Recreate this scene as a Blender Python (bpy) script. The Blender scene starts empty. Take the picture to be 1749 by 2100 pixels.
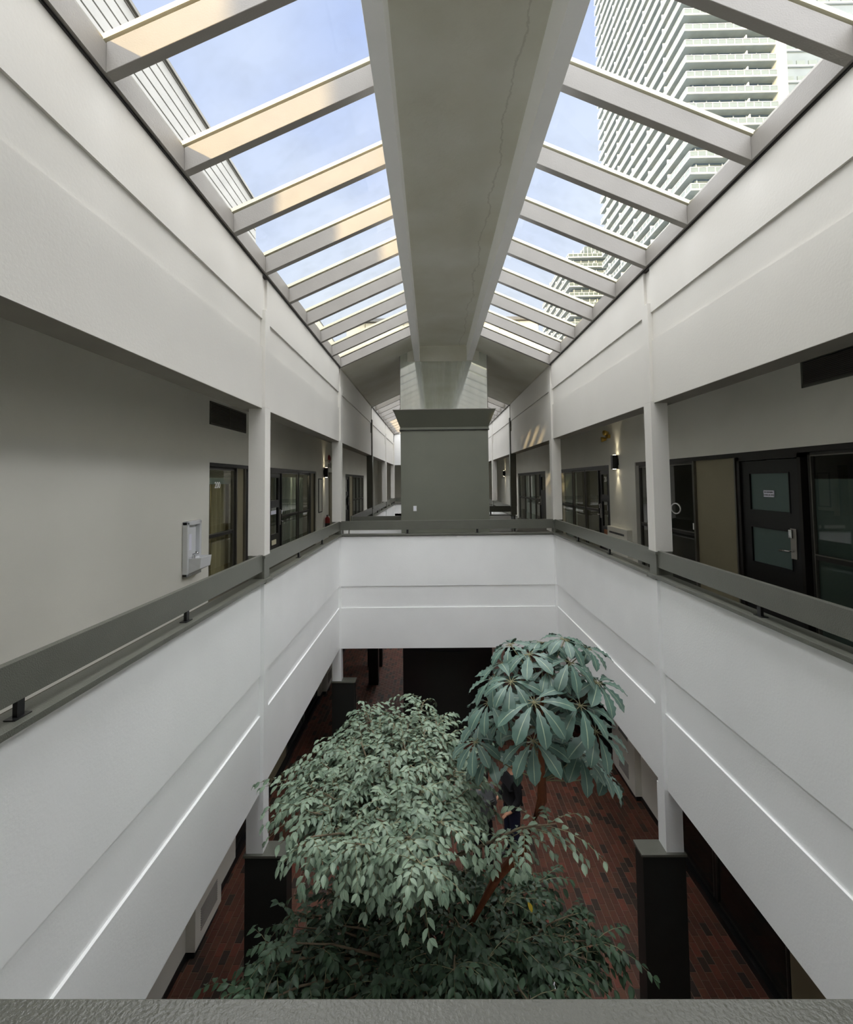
import bpy, bmesh, math, random
import numpy as np
from mathutils import Vector, Matrix, Euler

# ------------------------------------------------------------------ camera
E = 6.3                       # eye height above the brick floor
SC = bpy.context.scene
COL = SC.collection
F, PITCH, YAW, ROLL, CY = 1000.0, .0510, -.0113, .0119, 936.7
def _basis():
    cp, sp, c, s = math.cos(PITCH), math.sin(PITCH), math.cos(YAW), math.sin(YAW)
    f = Vector((s*cp, c*cp, sp)); r = Vector((c, -s, 0)); u = r.cross(f)
    a, b = math.cos(ROLL), math.sin(ROLL)
    return a*r - b*u, b*r + a*u, f
cr, cu, cf = _basis()
cam = bpy.data.cameras.new('camera'); camo = bpy.data.objects.new('camera', cam); COL.objects.link(camo)
cam.sensor_fit = 'HORIZONTAL'; cam.sensor_width = 36; cam.lens = 36*F/1749
cam.shift_y = -(1050-CY)/1749; cam.clip_start = .05; cam.clip_end = 1000
camo.matrix_world = Matrix(((cr.x, cu.x, -cf.x, 0), (cr.y, cu.y, -cf.y, 0), (cr.z, cu.z, -cf.z, E), (0, 0, 0, 1)))
SC.camera = camo
# ------------------------------------------------------------------ sky, sun, added fill sun, exposure
SC.view_settings.view_transform = 'Standard'; SC.view_settings.look = 'None'
SC.view_settings.gamma = 1; SC.view_settings.use_curve_mapping = False
SC.view_settings.exposure = 0.75
SKY = 0.70
w = bpy.data.worlds.new('sky'); SC.world = w; w.use_nodes = True
nt = w.node_tree; N = nt.nodes; N.clear()
def nn(t, k, **kw):
    n = t.nodes.new(k)
    for a, b in kw.items():
        if a in n.inputs: n.inputs[a].default_value = b
        else: setattr(n, a, b)
    return n
tc = nn(nt, 'ShaderNodeTexCoord')
mp = nn(nt, 'ShaderNodeMapping'); mp.inputs['Scale'].default_value = (1, 1, 1.6)
nz = nn(nt, 'ShaderNodeTexNoise', Scale=1.5, Detail=3.0, Roughness=.5)
rp = nn(nt, 'ShaderNodeValToRGB')
rp.color_ramp.elements[0].position = .38; rp.color_ramp.elements[0].color = (.36, .47, .80, 1)
rp.color_ramp.elements[1].position = .66; rp.color_ramp.elements[1].color = (.72, .80, .93, 1)
sep = nn(nt, 'ShaderNodeSeparateXYZ')
mr = nn(nt, 'ShaderNodeMapRange'); mr.inputs['From Min'].default_value = .0; mr.inputs['From Max'].default_value = .75
mr.inputs['To Min'].default_value = .75; mr.inputs['To Max'].default_value = 0
mx = nn(nt, 'ShaderNodeMix', data_type='RGBA'); mx.inputs[7].default_value = (.80, .87, .95, 1)
bg = nn(nt, 'ShaderNodeBackground', Strength=SKY); wo = nn(nt, 'ShaderNodeOutputWorld')
L = nt.links.new
L(tc.outputs['Generated'], mp.inputs[0]); L(mp.outputs[0], nz.inputs['Vector']); L(nz.outputs['Fac'], rp.inputs[0])
L(tc.outputs['Generated'], sep.inputs[0]); L(sep.outputs['Z'], mr.inputs['Value']); L(mr.outputs[0], mx.inputs[0])
L(rp.outputs[0], mx.inputs[6]); L(mx.outputs[2], bg.inputs[0]); L(bg.outputs[0], wo.inputs[0])
sun = bpy.data.lights.new('sun', 'SUN'); sun.energy = 4.0; sun.angle = math.radians(1.2); sun.color = (1, .74, .38)
suno = bpy.data.objects.new('sun', sun); COL.objects.link(suno)
el = math.radians(12.5); hd = Vector((.45, 1, 0)).normalized()
suno.rotation_euler = (hd*math.cos(el) + Vector((0, 0, -math.sin(el)))).to_track_quat('-Z', 'Y').to_euler()
suno.location = (-6, -6, 16)
day = bpy.data.lights.new('added_fill_sun', 'SUN'); day.energy = 8.0; day.angle = math.radians(128); day.color = (1, .985, .965)  # broad second sun added to brighten the interior beyond what the sky gives
fill_suno = bpy.data.objects.new('added_fill_sun', day); COL.objects.link(fill_suno); fill_suno.location = (0, 0, 20)
SC.cycles.max_bounces = 16; SC.cycles.diffuse_bounces = 10; SC.cycles.transparent_max_bounces = 24

# ------------------------------------------------------------------ materials
def srgb(r, g, b):
    f = lambda c: (c/255/12.92) if c/255 <= .04045 else ((c/255+.055)/1.055)**2.4
    return (f(r), f(g), f(b), 1)
def mat(name, col, rough=.6, metal=0, var=.06, scale=3, bump=0, bscale=60, spec=.5, col2=None, emit=None, stretch=None):
    m = bpy.data.materials.new(name); m.use_nodes = True; t = m.node_tree; p = t.nodes['Principled BSDF']
    p.inputs['Roughness'].default_value = rough; p.inputs['Metallic'].default_value = metal
    p.inputs['Specular IOR Level'].default_value = spec
    c = nn(t, 'ShaderNodeTexCoord'); z = nn(t, 'ShaderNodeTexNoise', Scale=scale, Detail=5.0)
    src = c.outputs['Object']
    if stretch:
        q = nn(t, 'ShaderNodeMapping'); q.inputs['Scale'].default_value = stretch; t.links.new(src, q.inputs[0]); src = q.outputs[0]
    t.links.new(src, z.inputs['Vector'])
    r = nn(t, 'ShaderNodeValToRGB'); a, b = r.color_ramp.elements
    a.position, b.position = .3, .7
    c2 = col2 or tuple(min(1, x*(1+var)) for x in col[:3])+(1,)
    a.color = tuple(x*(1-var) for x in col[:3])+(1,) if not col2 else col; b.color = c2
    t.links.new(z.outputs['Fac'], r.inputs[0]); t.links.new(r.outputs[0], p.inputs['Base Color'])
    if bump:
        z2 = nn(t, 'ShaderNodeTexNoise', Scale=bscale, Detail=3.0); bp = nn(t, 'ShaderNodeBump', Strength=bump, Distance=.01)
        t.links.new(c.outputs['Object'], z2.inputs['Vector']); t.links.new(z2.outputs['Fac'], bp.inputs['Height']); t.links.new(bp.outputs[0], p.inputs['Normal'])
    if emit: p.inputs['Emission Color'].default_value = emit[0]; p.inputs['Emission Strength'].default_value = emit[1]
    return m
def glassmat(name, tint, ior=1.45, rough=0, base=0, dirt=0):
    m = bpy.data.materials.new(name); m.use_nodes = True; t = m.node_tree; t.nodes.clear()
    o = nn(t, 'ShaderNodeOutputMaterial'); tr = nn(t, 'ShaderNodeBsdfTransparent'); tr.inputs[0].default_value = tint
    g = nn(t, 'ShaderNodeBsdfGlossy', Roughness=rough); lw = nn(t, 'ShaderNodeLayerWeight', Blend=.5); pw = nn(t, 'ShaderNodeMath', operation='POWER'); pw.inputs[1].default_value = 5; mi = nn(t, 'ShaderNodeMixShader')
    fr = nn(t, 'ShaderNodeMath', operation='MULTIPLY_ADD'); fr.inputs[1].default_value = .8; fr.inputs[2].default_value = ((ior-1)/(ior+1))**2
    t.links.new(lw.outputs['Facing'], pw.inputs[0]); t.links.new(pw.outputs[0], fr.inputs[0]); t.links.new(fr.outputs[0], mi.inputs[0]); t.links.new(tr.outputs[0], mi.inputs[1]); t.links.new(g.outputs[0], mi.inputs[2])
    last = mi
    if dirt or base:
        d = nn(t, 'ShaderNodeBsdfDiffuse'); d.inputs[0].default_value = (.55, .6, .58, 1); m2 = nn(t, 'ShaderNodeMixShader')
        c = nn(t, 'ShaderNodeTexCoord'); z = nn(t, 'ShaderNodeTexNoise', Scale=3.0, Detail=8.0)
        mr = nn(t, 'ShaderNodeMapRange'); mr.inputs['From Min'].default_value = .45; mr.inputs['From Max'].default_value = .8
        mr.inputs['To Min'].default_value = base; mr.inputs['To Max'].default_value = base+dirt
        t.links.new(c.outputs['Object'], z.inputs['Vector']); t.links.new(z.outputs['Fac'], mr.inputs['Value']); t.links.new(mr.outputs[0], m2.inputs[0])
        t.links.new(mi.outputs[0], m2.inputs[1]); t.links.new(d.outputs[0], m2.inputs[2]); last = m2
    t.links.new(last.outputs[0], o.inputs[0]); return m
M = {}
M['white'] = mat('white_paint', srgb(246, 247, 246), .55, var=.025, scale=1.2, bump=.12, bscale=45)
M['fascia'] = mat('dimmed_white_paint', srgb(222, 219, 212), .55, var=.02, scale=1.2, bump=.1, bscale=45)  # same white paint as the parapets, darkened to offset the stronger light above
M['rafter'] = mat('rafter_paint', srgb(146, 142, 136), .5, var=.04, scale=4, bump=.15, bscale=90)
M['soffit'] = mat('aged_soffit', srgb(222, 222, 212), .7, col2=srgb(204, 202, 186), scale=1.1, bump=.2, bscale=30)
M['corr'] = mat('corridor_paint', srgb(228, 226, 216), .65, var=.03, scale=1, bump=.1)
M['dark'] = mat('olive_grey_paint', srgb(98, 99, 90), .3, var=.05, scale=5, bump=.3, bscale=140)
M['elev'] = mat('olive_panel_paint', srgb(112, 114, 102), .5, var=.04, scale=2, bump=.1, bscale=80)
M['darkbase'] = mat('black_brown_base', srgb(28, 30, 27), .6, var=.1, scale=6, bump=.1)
M['black'] = mat('black_paint', srgb(24, 24, 25), .35, var=.05)
M['olive'] = mat('olive_infill_panel', srgb(134, 126, 102), .6, var=.04, scale=2)
M['carpet'] = mat('corridor_carpet', srgb(92, 88, 78), .95, var=.15, scale=60, bump=.3, bscale=300)
M['ceil'] = mat('ceiling_board', srgb(150, 146, 136), .8)
M['alu'] = mat('anodised_aluminium', srgb(120, 118, 112), .35, metal=.8)
M['bronze'] = mat('dark_bronze_frame', srgb(40, 38, 36), .4, metal=.3)
M['chrome'] = mat('chrome', srgb(215, 215, 215), .12, metal=1)
M['steel'] = mat('satin_steel', srgb(190, 186, 178), .3, metal=.8)
M['pane'] = glassmat('shopfront_glass', (.86, .87, .85, 1), 1.5)
M['frost'] = mat('frosted_glass', srgb(82, 100, 96), .35, var=.05)
M['sky'] = glassmat('skylight_glass', (.985, .99, .99, 1), 1.2, dirt=.07)
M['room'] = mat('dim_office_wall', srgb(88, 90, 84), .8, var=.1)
M['curtain'] = mat('beige_curtain', srgb(176, 166, 128), .8, var=.12, scale=8, stretch=(1, 6, .4))
M['blind'] = mat('pale_vertical_blind', srgb(176, 190, 180), .7, var=.1)
M['brickd'] = mat('mortar', srgb(126, 104, 88), .9, var=.1, scale=20)
M['siding'] = mat('grey_metal_siding', srgb(168, 166, 160), .45, metal=.2, var=.05)
M['roof'] = mat('roof_membrane', srgb(120, 120, 116), .9, var=.1)
M['cream'] = mat('cream_cladding', srgb(226, 218, 190), .6, var=.04)
M['slab'] = mat('white_balcony_concrete', srgb(238, 238, 228), .6, var=.03)
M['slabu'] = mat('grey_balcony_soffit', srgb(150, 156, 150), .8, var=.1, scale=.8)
M['tglass'] = mat('tower_glass', srgb(112, 124, 128), .15, var=.2, scale=.3)
M['trail'] = mat('balcony_rail_glass', srgb(112, 124, 120), .3, var=.05)
M['bark'] = mat('grey_bark', srgb(118, 104, 84), .8, var=.2, scale=12, bump=.4)
M['bark2'] = mat('brown_bark', srgb(120, 66, 36), .75, var=.2, scale=12, bump=.4)
M['twig'] = mat('green_brown_twig', srgb(132, 128, 96), .7, var=.1)
M['soil'] = mat('potting_soil', srgb(50, 38, 28), .95, var=.3, scale=30, bump=.5)
M['ceramic'] = mat('white_ceramic', srgb(226, 228, 230), .18, var=.01)
M['paper'] = mat('white_paper', srgb(228, 228, 240), .8, var=.01)
M['red'] = mat('red_enamel', srgb(130, 22, 20), .3)
M['brass'] = mat('amber_lamp_glass', srgb(190, 160, 80), .3, metal=.5)
M['num'] = mat('white_vinyl_lettering', srgb(240, 240, 236), .5, var=.0)
M['ink'] = mat('black_ink', srgb(30, 30, 30), .6, var=0)
M['lampglow'] = mat('warm_lamp_lens', srgb(255, 240, 200), .5, emit=((1, .86, .6, 1), 14))
M['skin'] = mat('skin', srgb(190, 140, 112), .6, var=.03)
M['hair'] = mat('dark_hair', srgb(36, 28, 24), .6, var=.2, scale=40)
M['greycloth'] = mat('grey_knit', srgb(98, 100, 102), .9, var=.15, scale=25, bump=.5, bscale=120)
M['blackcloth'] = mat('black_cloth', srgb(20, 20, 24), .9, var=.1)
M['denim'] = mat('dark_denim', srgb(30, 36, 62), .85, var=.15, scale=30)
M['walnut'] = mat('orange_label', srgb(150, 90, 50), .6)
def brickmat():
    m = bpy.data.materials.new('brick_paver'); m.use_nodes = True; t = m.node_tree; p = t.nodes['Principled BSDF']
    g = nn(t, 'ShaderNodeNewGeometry'); s = nn(t, 'ShaderNodeSeparateXYZ'); t.links.new(g.outputs['Position'], s.inputs[0])
    def mth(op, a, b=None):
        n = nn(t, 'ShaderNodeMath', operation=op)
        for i, v in enumerate((a, b)):
            if v is None: continue
            if isinstance(v, (int, float)): n.inputs[i].default_value = v
            else: t.links.new(v, n.inputs[i])
        return n.outputs[0]
    ix = mth('FLOOR', mth('MULTIPLY', mth('ADD', s.outputs[0], 4.0), 10.0))
    off = mth('MULTIPLY', mth('MODULO', ix, 2.0), .1)
    iy = mth('FLOOR', mth('MULTIPLY', mth('ADD', s.outputs[1], off), 5.0))
    cb = nn(t, 'ShaderNodeCombineXYZ'); t.links.new(ix, cb.inputs[0]); t.links.new(iy, cb.inputs[1])
    wn = nn(t, 'ShaderNodeTexWhiteNoise', noise_dimensions='3D'); t.links.new(cb.outputs[0], wn.inputs[0])
    r = nn(t, 'ShaderNodeValToRGB'); e = r.color_ramp.elements
    e[0].position = 0; e[0].color = srgb(58, 44, 38); e[1].position = 1; e[1].color = srgb(128, 70, 54)
    for ps, c in ((.16, srgb(66, 52, 42)), (.22, srgb(94, 62, 48)), (.5, srgb(104, 60, 46)), (.8, srgb(110, 70, 52))):
        q = e.new(ps); q.color = c
    z = nn(t, 'ShaderNodeTexNoise', Scale=30.0, Detail=4.0); t.links.new(g.outputs['Position'], z.inputs['Vector'])
    mm = nn(t, 'ShaderNodeMix', data_type='RGBA', blend_type='MULTIPLY'); mm.inputs[0].default_value = .5
    t.links.new(wn.outputs['Value'], r.inputs[0]); t.links.new(r.outputs[0], mm.inputs[6]); t.links.new(z.outputs['Color'], mm.inputs[7])
    t.links.new(mm.outputs[2], p.inputs['Base Color']); p.inputs['Roughness'].default_value = .62
    return m
M['brick'] = brickmat()
def leafmat(name, c1, c2, rib, rough=.45, sheen=0):
    m = bpy.data.materials.new(name); m.use_nodes = True; t = m.node_tree; p = t.nodes['Principled BSDF']
    u = nn(t, 'ShaderNodeUVMap'); s = nn(t, 'ShaderNodeSeparateXYZ'); t.links.new(u.outputs[0], s.inputs[0])
    a = nn(t, 'ShaderNodeMath', operation='SUBTRACT'); t.links.new(s.outputs[0], a.inputs[0]); a.inputs[1].default_value = .5
    b = nn(t, 'ShaderNodeMath', operation='ABSOLUTE'); t.links.new(a.outputs[0], b.inputs[0])
    l = nn(t, 'ShaderNodeMath', operation='LESS_THAN'); t.links.new(b.outputs[0], l.inputs[0]); l.inputs[1].default_value = rib
    g = nn(t, 'ShaderNodeNewGeometry'); z = nn(t, 'ShaderNodeTexNoise', Scale=6.0, Detail=2.0); t.links.new(g.outputs['Position'], z.inputs['Vector'])
    r = nn(t, 'ShaderNodeValToRGB'); r.color_ramp.elements[0].position = .35; r.color_ramp.elements[1].position = .65
    r.color_ramp.elements[0].color = c1; r.color_ramp.elements[1].color = c2
    t.links.new(z.outputs['Fac'], r.inputs[0])
    mm = nn(t, 'ShaderNodeMix', data_type='RGBA'); t.links.new(l.outputs[0], mm.inputs[0]); t.links.new(r.outputs[0], mm.inputs[6])
    mm.inputs[7].default_value = srgb(150, 166, 140)
    t.links.new(mm.outputs[2], p.inputs['Base Color']); p.inputs['Roughness'].default_value = rough
    return m
M['leaf'] = leafmat('ficus_leaf', srgb(92, 114, 94), srgb(140, 160, 136), .03)
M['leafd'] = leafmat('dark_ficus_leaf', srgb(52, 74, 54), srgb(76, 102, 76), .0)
M['umb'] = leafmat('umbrella_tree_leaf', srgb(74, 100, 90), srgb(94, 122, 110), .035, .4)
M['yel'] = leafmat('yellow_leaf', srgb(220, 180, 40), srgb(230, 200, 60), .02)
def mirrormat():
    m = bpy.data.materials.new('hazy_mirror_panel'); m.use_nodes = True; t = m.node_tree; p = t.nodes['Principled BSDF']
    c = nn(t, 'ShaderNodeTexCoord'); q = nn(t, 'ShaderNodeMapping'); q.inputs['Scale'].default_value = (9, 1, 1.4); t.links.new(c.outputs['Object'], q.inputs[0])
    z = nn(t, 'ShaderNodeTexNoise', Scale=1.0, Detail=6.0); t.links.new(q.outputs[0], z.inputs['Vector'])
    r = nn(t, 'ShaderNodeMapRange'); r.inputs['From Min'].default_value = .4; r.inputs['From Max'].default_value = .75; r.inputs['To Min'].default_value = 1; r.inputs['To Max'].default_value = .7
    t.links.new(z.outputs['Fac'], r.inputs['Value']); t.links.new(r.outputs[0], p.inputs['Metallic'])
    p.inputs['Base Color'].default_value = (.80, .84, .80, 1); p.inputs['Roughness'].default_value = .06
    return m
M['mirror'] = mirrormat()
def ridgemat():
    m = mat('stained_ridge_soffit', srgb(228, 228, 218), .7, col2=srgb(212, 210, 194), scale=1.1, bump=.25, bscale=30); t = m.node_tree; p = t.nodes['Principled BSDF']
    src = p.inputs['Base Color'].links[0].from_socket
    g = nn(t, 'ShaderNodeNewGeometry'); s = nn(t, 'ShaderNodeSeparateXYZ'); t.links.new(g.outputs['Position'], s.inputs[0])
    z = nn(t, 'ShaderNodeTexNoise', Scale=1.6, Detail=7.0, Roughness=.65); t.links.new(g.outputs['Position'], z.inputs['Vector'])
    a = nn(t, 'ShaderNodeMath', operation='MULTIPLY_ADD'); a.inputs[1].default_value = .34; t.links.new(z.outputs['Fac'], a.inputs[0]); t.links.new(s.outputs[0], a.inputs[2])
    b = nn(t, 'ShaderNodeMath', operation='SUBTRACT'); t.links.new(a.outputs[0], b.inputs[0]); b.inputs[1].default_value = .32+.44+.17
    c = nn(t, 'ShaderNodeMath', operation='ABSOLUTE'); t.links.new(b.outputs[0], c.inputs[0])
    r = nn(t, 'ShaderNodeMapRange'); r.inputs['From Min'].default_value = .004; r.inputs['From Max'].default_value = .014; r.inputs['To Min'].default_value = .24; r.inputs['To Max'].default_value = 0
    t.links.new(c.outputs[0], r.inputs['Value']); x = nn(t, 'ShaderNodeMix', data_type='RGBA'); x.inputs[7].default_value = srgb(120, 112, 92)
    t.links.new(r.outputs[0], x.inputs[0]); t.links.new(src, x.inputs[6]); t.links.new(x.outputs[2], p.inputs['Base Color']); return m
M['ridge'] = ridgemat()

# ------------------------------------------------------------------ helpers
class MB:
    def __init__(s): s.v = []; s.f = []; s.mi = []
    def box(s, x0, x1, y0, y1, z0, z1, mi=0):
        b = len(s.v); s.v += [(x, y, z) for z in (z0, z1) for y in (y0, y1) for x in (x0, x1)]
        s.f += [(b, b+2, b+3, b+1), (b+4, b+5, b+7, b+6), (b, b+1, b+5, b+4), (b+2, b+6, b+7, b+3), (b, b+4, b+6, b+2), (b+1, b+3, b+7, b+5)]
        s.mi += [mi]*6; return s
    def prism(s, pts, axis, a, b_, mi=0):
        n = len(pts); b = len(s.v)
        for t in (a, b_):
            for p, q in pts:
                s.v.append({'x': (t, p, q), 'y': (p, t, q), 'z': (p, q, t)}[axis])
        s.f += [tuple(range(b, b+n)), tuple(range(b+2*n-1, b+n-1, -1))]
        s.f += [(b+i, b+n+i, b+n+(i+1) % n, b+(i+1) % n) for i in range(n)]; s.mi += [mi]*(n+2); return s
    def tube(s, pts, rad, n=6, mi=0, caps=True):
        pts = [Vector(p) for p in pts]; b = len(s.v)
        if isinstance(rad, (int, float)): rad = [rad]*len(pts)
        for i, p in enumerate(pts):
            d = (pts[min(i+1, len(pts)-1)]-pts[max(i-1, 0)]).normalized()
            a = d.cross(Vector((0, 0, 1)) if abs(d.z) < .9 else Vector((1, 0, 0))).normalized(); c = d.cross(a)
            for k in range(n):
                t = 2*math.pi*k/n; s.v.append(tuple(p+(a*math.cos(t)+c*math.sin(t))*rad[i]))
        for i in range(len(pts)-1):
            for k in range(n):
                s.f.append((b+i*n+k, b+i*n+(k+1) % n, b+(i+1)*n+(k+1) % n, b+(i+1)*n+k)); s.mi.append(mi)
        if caps: s.f += [tuple(range(b, b+n)), tuple(range(b+len(pts)*n-1, b+(len(pts)-1)*n-1, -1))]; s.mi += [mi]*2
        return s
    def build(s, name, m, parent=None, bevel=0, smooth=False, kind=None, label=None):
        me = bpy.data.meshes.new(name); me.from_pydata(s.v, [], s.f)
        for q in (m if isinstance(m, (list, tuple)) else [m]): me.materials.append(M[q])
        if any(s.mi): me.polygons.foreach_set('material_index', s.mi)
        bm = bmesh.new(); bm.from_mesh(me); bmesh.ops.recalc_face_normals(bm, faces=bm.faces); bm.to_mesh(me); bm.free()
        if smooth: me.polygons.foreach_set('use_smooth', [True]*len(me.polygons))
        o = bpy.data.objects.new(name, me); COL.objects.link(o)
        if parent:
            o.parent = parent
            lc = parent.get('_l', (0, 0, 0)); o.location = (-lc[0], -lc[1], -lc[2])
        if bevel:
            b = o.modifiers.new('bevel', 'BEVEL'); b.width = bevel; b.segments = 2; b.limit_method = 'ANGLE'
        if kind: o['kind'] = kind
        if label: o['label'] = label
        return o
def tag(o, label, cat, group=None, kind=None):
    o['label'] = label; o['category'] = cat
    if group: o['group'] = group
    if kind: o['kind'] = kind
    return o
def thing(name, label, cat, group=None, kind=None, loc=(0, 0, 0)):
    o = bpy.data.objects.new(name, None); COL.objects.link(o); o.location = loc
    if any(loc): o['_l'] = loc
    return tag(o, label, cat, group, kind)
def struct(name, label, cat='structure'): return thing(name, label, cat, kind='structure')
def box(name, m, x0, x1, y0, y1, z0, z1, parent=None, **k): return MB().box(x0, x1, y0, y1, z0, z1).build(name, m, parent, **k)
def zb(z): return z+E
def text(name, body, size, loc, rot, m, parent, extr=.001, sx=1):
    c = bpy.data.curves.new(name, 'FONT'); c.body = body; c.size = size; c.extrude = extr; c.align_x = 'CENTER'; c.align_y = 'CENTER'; c.offset = size*.02
    c.materials.append(M[m]); o = bpy.data.objects.new(name, c); COL.objects.link(o); o.location = loc; o.rotation_euler = rot; o.scale = (sx, 1, 1)
    if parent: o.parent = parent
    return o
PI = math.pi
# ------------------------------------------------------------------ key dimensions
XL, XR, XC = -2.08, 2.72, .32
Y1, Y2 = 6.04, 11.09
CL, CR = -3.35, 4.02           # corridor walls
Y0 = .83                       # near side of the opening
COLS = [.99, 6.04, 11.09, 17.0, 22.1, 26.8]
PR = .04                       # how far the wall stands back of a pilaster
YE = 27.2
ZLED, ZB, ZCc, ZD = zb(-1.2235), zb(-2.336), zb(-2.816), zb(-3.713)
ZE, ZF, ZG, ZH = zb(.943), zb(1.7225), zb(2.081), zb(2.665)
ZF2 = zb(-1.75)
SL = .447
def roofz(x): return ZH + SL*((x-XL) if x < XC else (XR-x))

# ------------------------------------------------------------------ floors
fl = struct('floor', 'ground floor of red brown brick pavers laid in running rows', 'floor')
box('mortar_bed', 'brickd', CL-.2, CR+.2, -1.2, YE+3, -.08, -.006, fl, kind='structure')
def brick_mesh():
    a, b, c, d = .046, .0955, .0, -.03
    m = bpy.data.meshes.new('brick'); v = [(-a, -b, d), (a, -b, d), (a, b, d), (-a, b, d), (-a, -b, -.002), (a, -b, -.002), (a, b, -.002), (-a, b, -.002),
        (-a+.003, -b+.003, 0), (a-.003, -b+.003, 0), (a-.003, b-.003, 0), (-a+.003, b-.003, 0)]
    f = [(0, 1, 5, 4), (1, 2, 6, 5), (2, 3, 7, 6), (3, 0, 4, 7), (4, 5, 9, 8), (5, 6, 10, 9), (6, 7, 11, 10), (7, 4, 8, 11), (8, 9, 10, 11)]
    m.from_pydata(v, [], f); m.materials.append(M['brick']); return m, v, f
bme, bv, bf = brick_mesh()
rnd = random.Random(5)
near, rest = [], []
for i in range(int((CL+4)*10)-1, int((CR+4)*10)+2):
    off = .1 if i % 2 else 0
    for j in range(-5, 149):
        x = i/10-4+.05; y = j/5+.1-off
        (near if (.75 < x < 2.25 and 5.9 < y < 8.7 and len(near) < 200) or (-3.2 < x < -2.3 and 6.6 < y < 8.2 and len(near) < 298) else rest).append((x, y, rnd.uniform(-.0012, .0012)))
for x, y, z in near:
    o = bpy.data.objects.new('brick', bme); COL.objects.link(o); o.parent = fl; o.location = (x, y, z)
P = np.array(rest); V = (np.array(bv)[None]+P[:, None]).reshape(-1, 3)
Fc = (np.array(bf)[None]+12*np.arange(len(P))[:, None, None]).reshape(-1, 4)
m = bpy.data.meshes.new('brick_paving'); m.from_pydata(V.tolist(), [], Fc.tolist()); m.materials.append(M['brick'])
o = bpy.data.objects.new('brick_paving', m); COL.objects.link(o); o.parent = fl; o['kind'] = 'stuff'
# upper floor slabs (corridors, landing, near landing)
uf = struct('floor_upper', 'upper corridor floor slab carpeted grey around the open wells', 'floor')
mb = MB()
mb.box(CL-.2, XL-.13, -2.2, YE+3, zb(-3.5), ZF2); mb.box(XR+.13, CR+.2, -2.2, YE+3, zb(-3.5), ZF2)
mb.box(XL-.13, XR+.13, Y2+.12, 12.6, zb(-3.5), ZF2); mb.box(XC-.4, XR+.13, 12.6, 17.0, zb(-3.5), ZF2)
mb.box(XL-.13, XR+.13, -2.2, Y0+.05, zb(-3.5), ZF2); mb.box(XL-.13, XR+.13, YE, YE+3, zb(-3.5), ZF2)
mb.build('slab', 'carpet', uf)
cl = struct('ceiling', 'flat painted corridor ceiling of the upper floor', 'ceiling')
mb = MB(); mb.box(CL-.2, XL-.25, -2.2, YE+3, zb(1.5), zb(1.6)); mb.box(XR+.25, CR+.2, -2.2, YE+3, zb(1.5), zb(1.6)); mb.box(XL-.3, XR+.3, -2.2, Y0, zb(1.5), zb(1.6))
mb.build('ceiling_board', 'ceil', cl)
cg = struct('ceiling_lower', 'underside of the upper slab over the ground floor walkways', 'ceiling')
mb = MB(); mb.box(CL-.2, XL-.13, -2.2, YE+3, zb(-3.54), zb(-3.505)); mb.box(XR+.13, CR+.2, -2.2, YE+3, zb(-3.54), zb(-3.505)); mb.box(XL-.1, XR+.1, -2.2, Y0, zb(-3.54), zb(-3.505)); mb.box(XL-.1, XR+.1, Y2+.2, 12.1, zb(-3.54), zb(-3.505))
mb.build('ceiling_board', 'ceil', cg)

# ------------------------------------------------------------------ upper fascia walls and lower parapet walls
def side(sg):   # sg -1 left, +1 right -> X of pilaster face
    return XL if sg < 0 else XR
def bx(mb, sg, d0, d1, *r):  # d measured outward (away from the void) from the pilaster plane
    a, b = side(sg)+sg*d0, side(sg)+sg*d1; return mb.box(min(a, b), max(a, b), *r)
bays = list(zip(COLS[:-1], COLS[1:]))
for sg, nm in ((-1, 'left'), (1, 'right')):
    wu = struct('wall_%s_upper' % nm, 'white painted fascia wall above the %s corridor opening' % nm, 'wall')
    mb = MB(); bx(mb, sg, PR+.03, .30, Y0-.4, YE, ZE+.01, ZH-.02); mb.build('wall_core', 'fascia', wu)
    for a, b in bays:
        y0, y1 = a+.17, b
        if a == COLS[0]: y0 = Y0-.3
        for z0, z1, d in ((ZE, ZF, PR), (ZF, ZG, PR+.022), (ZG, ZH, PR)):
            mb = MB(); bx(mb, sg, d, PR+.05, y0, y1, z0, z1-.0005); mb.build('panel', 'fascia', wu)
    bx(MB(), sg, PR-.0, .30, Y0-.4, YE, ZE-.004, ZE+.012)
    s = MB(); bx(s, sg, PR+.004, .31, Y0-.4, YE, ZE-.003, ZE+.0105); s.build('soffit', 'ceil', wu)
    wl = struct('wall_%s_lower' % nm, 'white painted parapet wall below the %s railing with stepped band' % nm, 'wall')
    wells = [(Y0+.1, Y2)] + ([(12.6, YE)] if sg < 0 else [(17.0, YE)])
    for w0, w1 in wells:
        mb = MB(); bx(mb, sg, PR+.03, .22, w0, w1, ZD+.002, ZLED-.002); mb.build('wall_core', 'white', wl)
        for a, b in bays:
            y0, y1 = max(w0, a+.17), min(w1, b)
            if a == COLS[0]: y0 = w0
            if y1 <= y0+.2: continue
            for z0, z1, d in ((ZD, ZCc, PR), (ZCc, ZB, PR+.022), (ZB, ZLED, PR)):
                mb = MB(); bx(mb, sg, d, PR+.05, y0, y1, z0, z1-.0005); mb.build('panel', 'white', wl)
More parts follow.
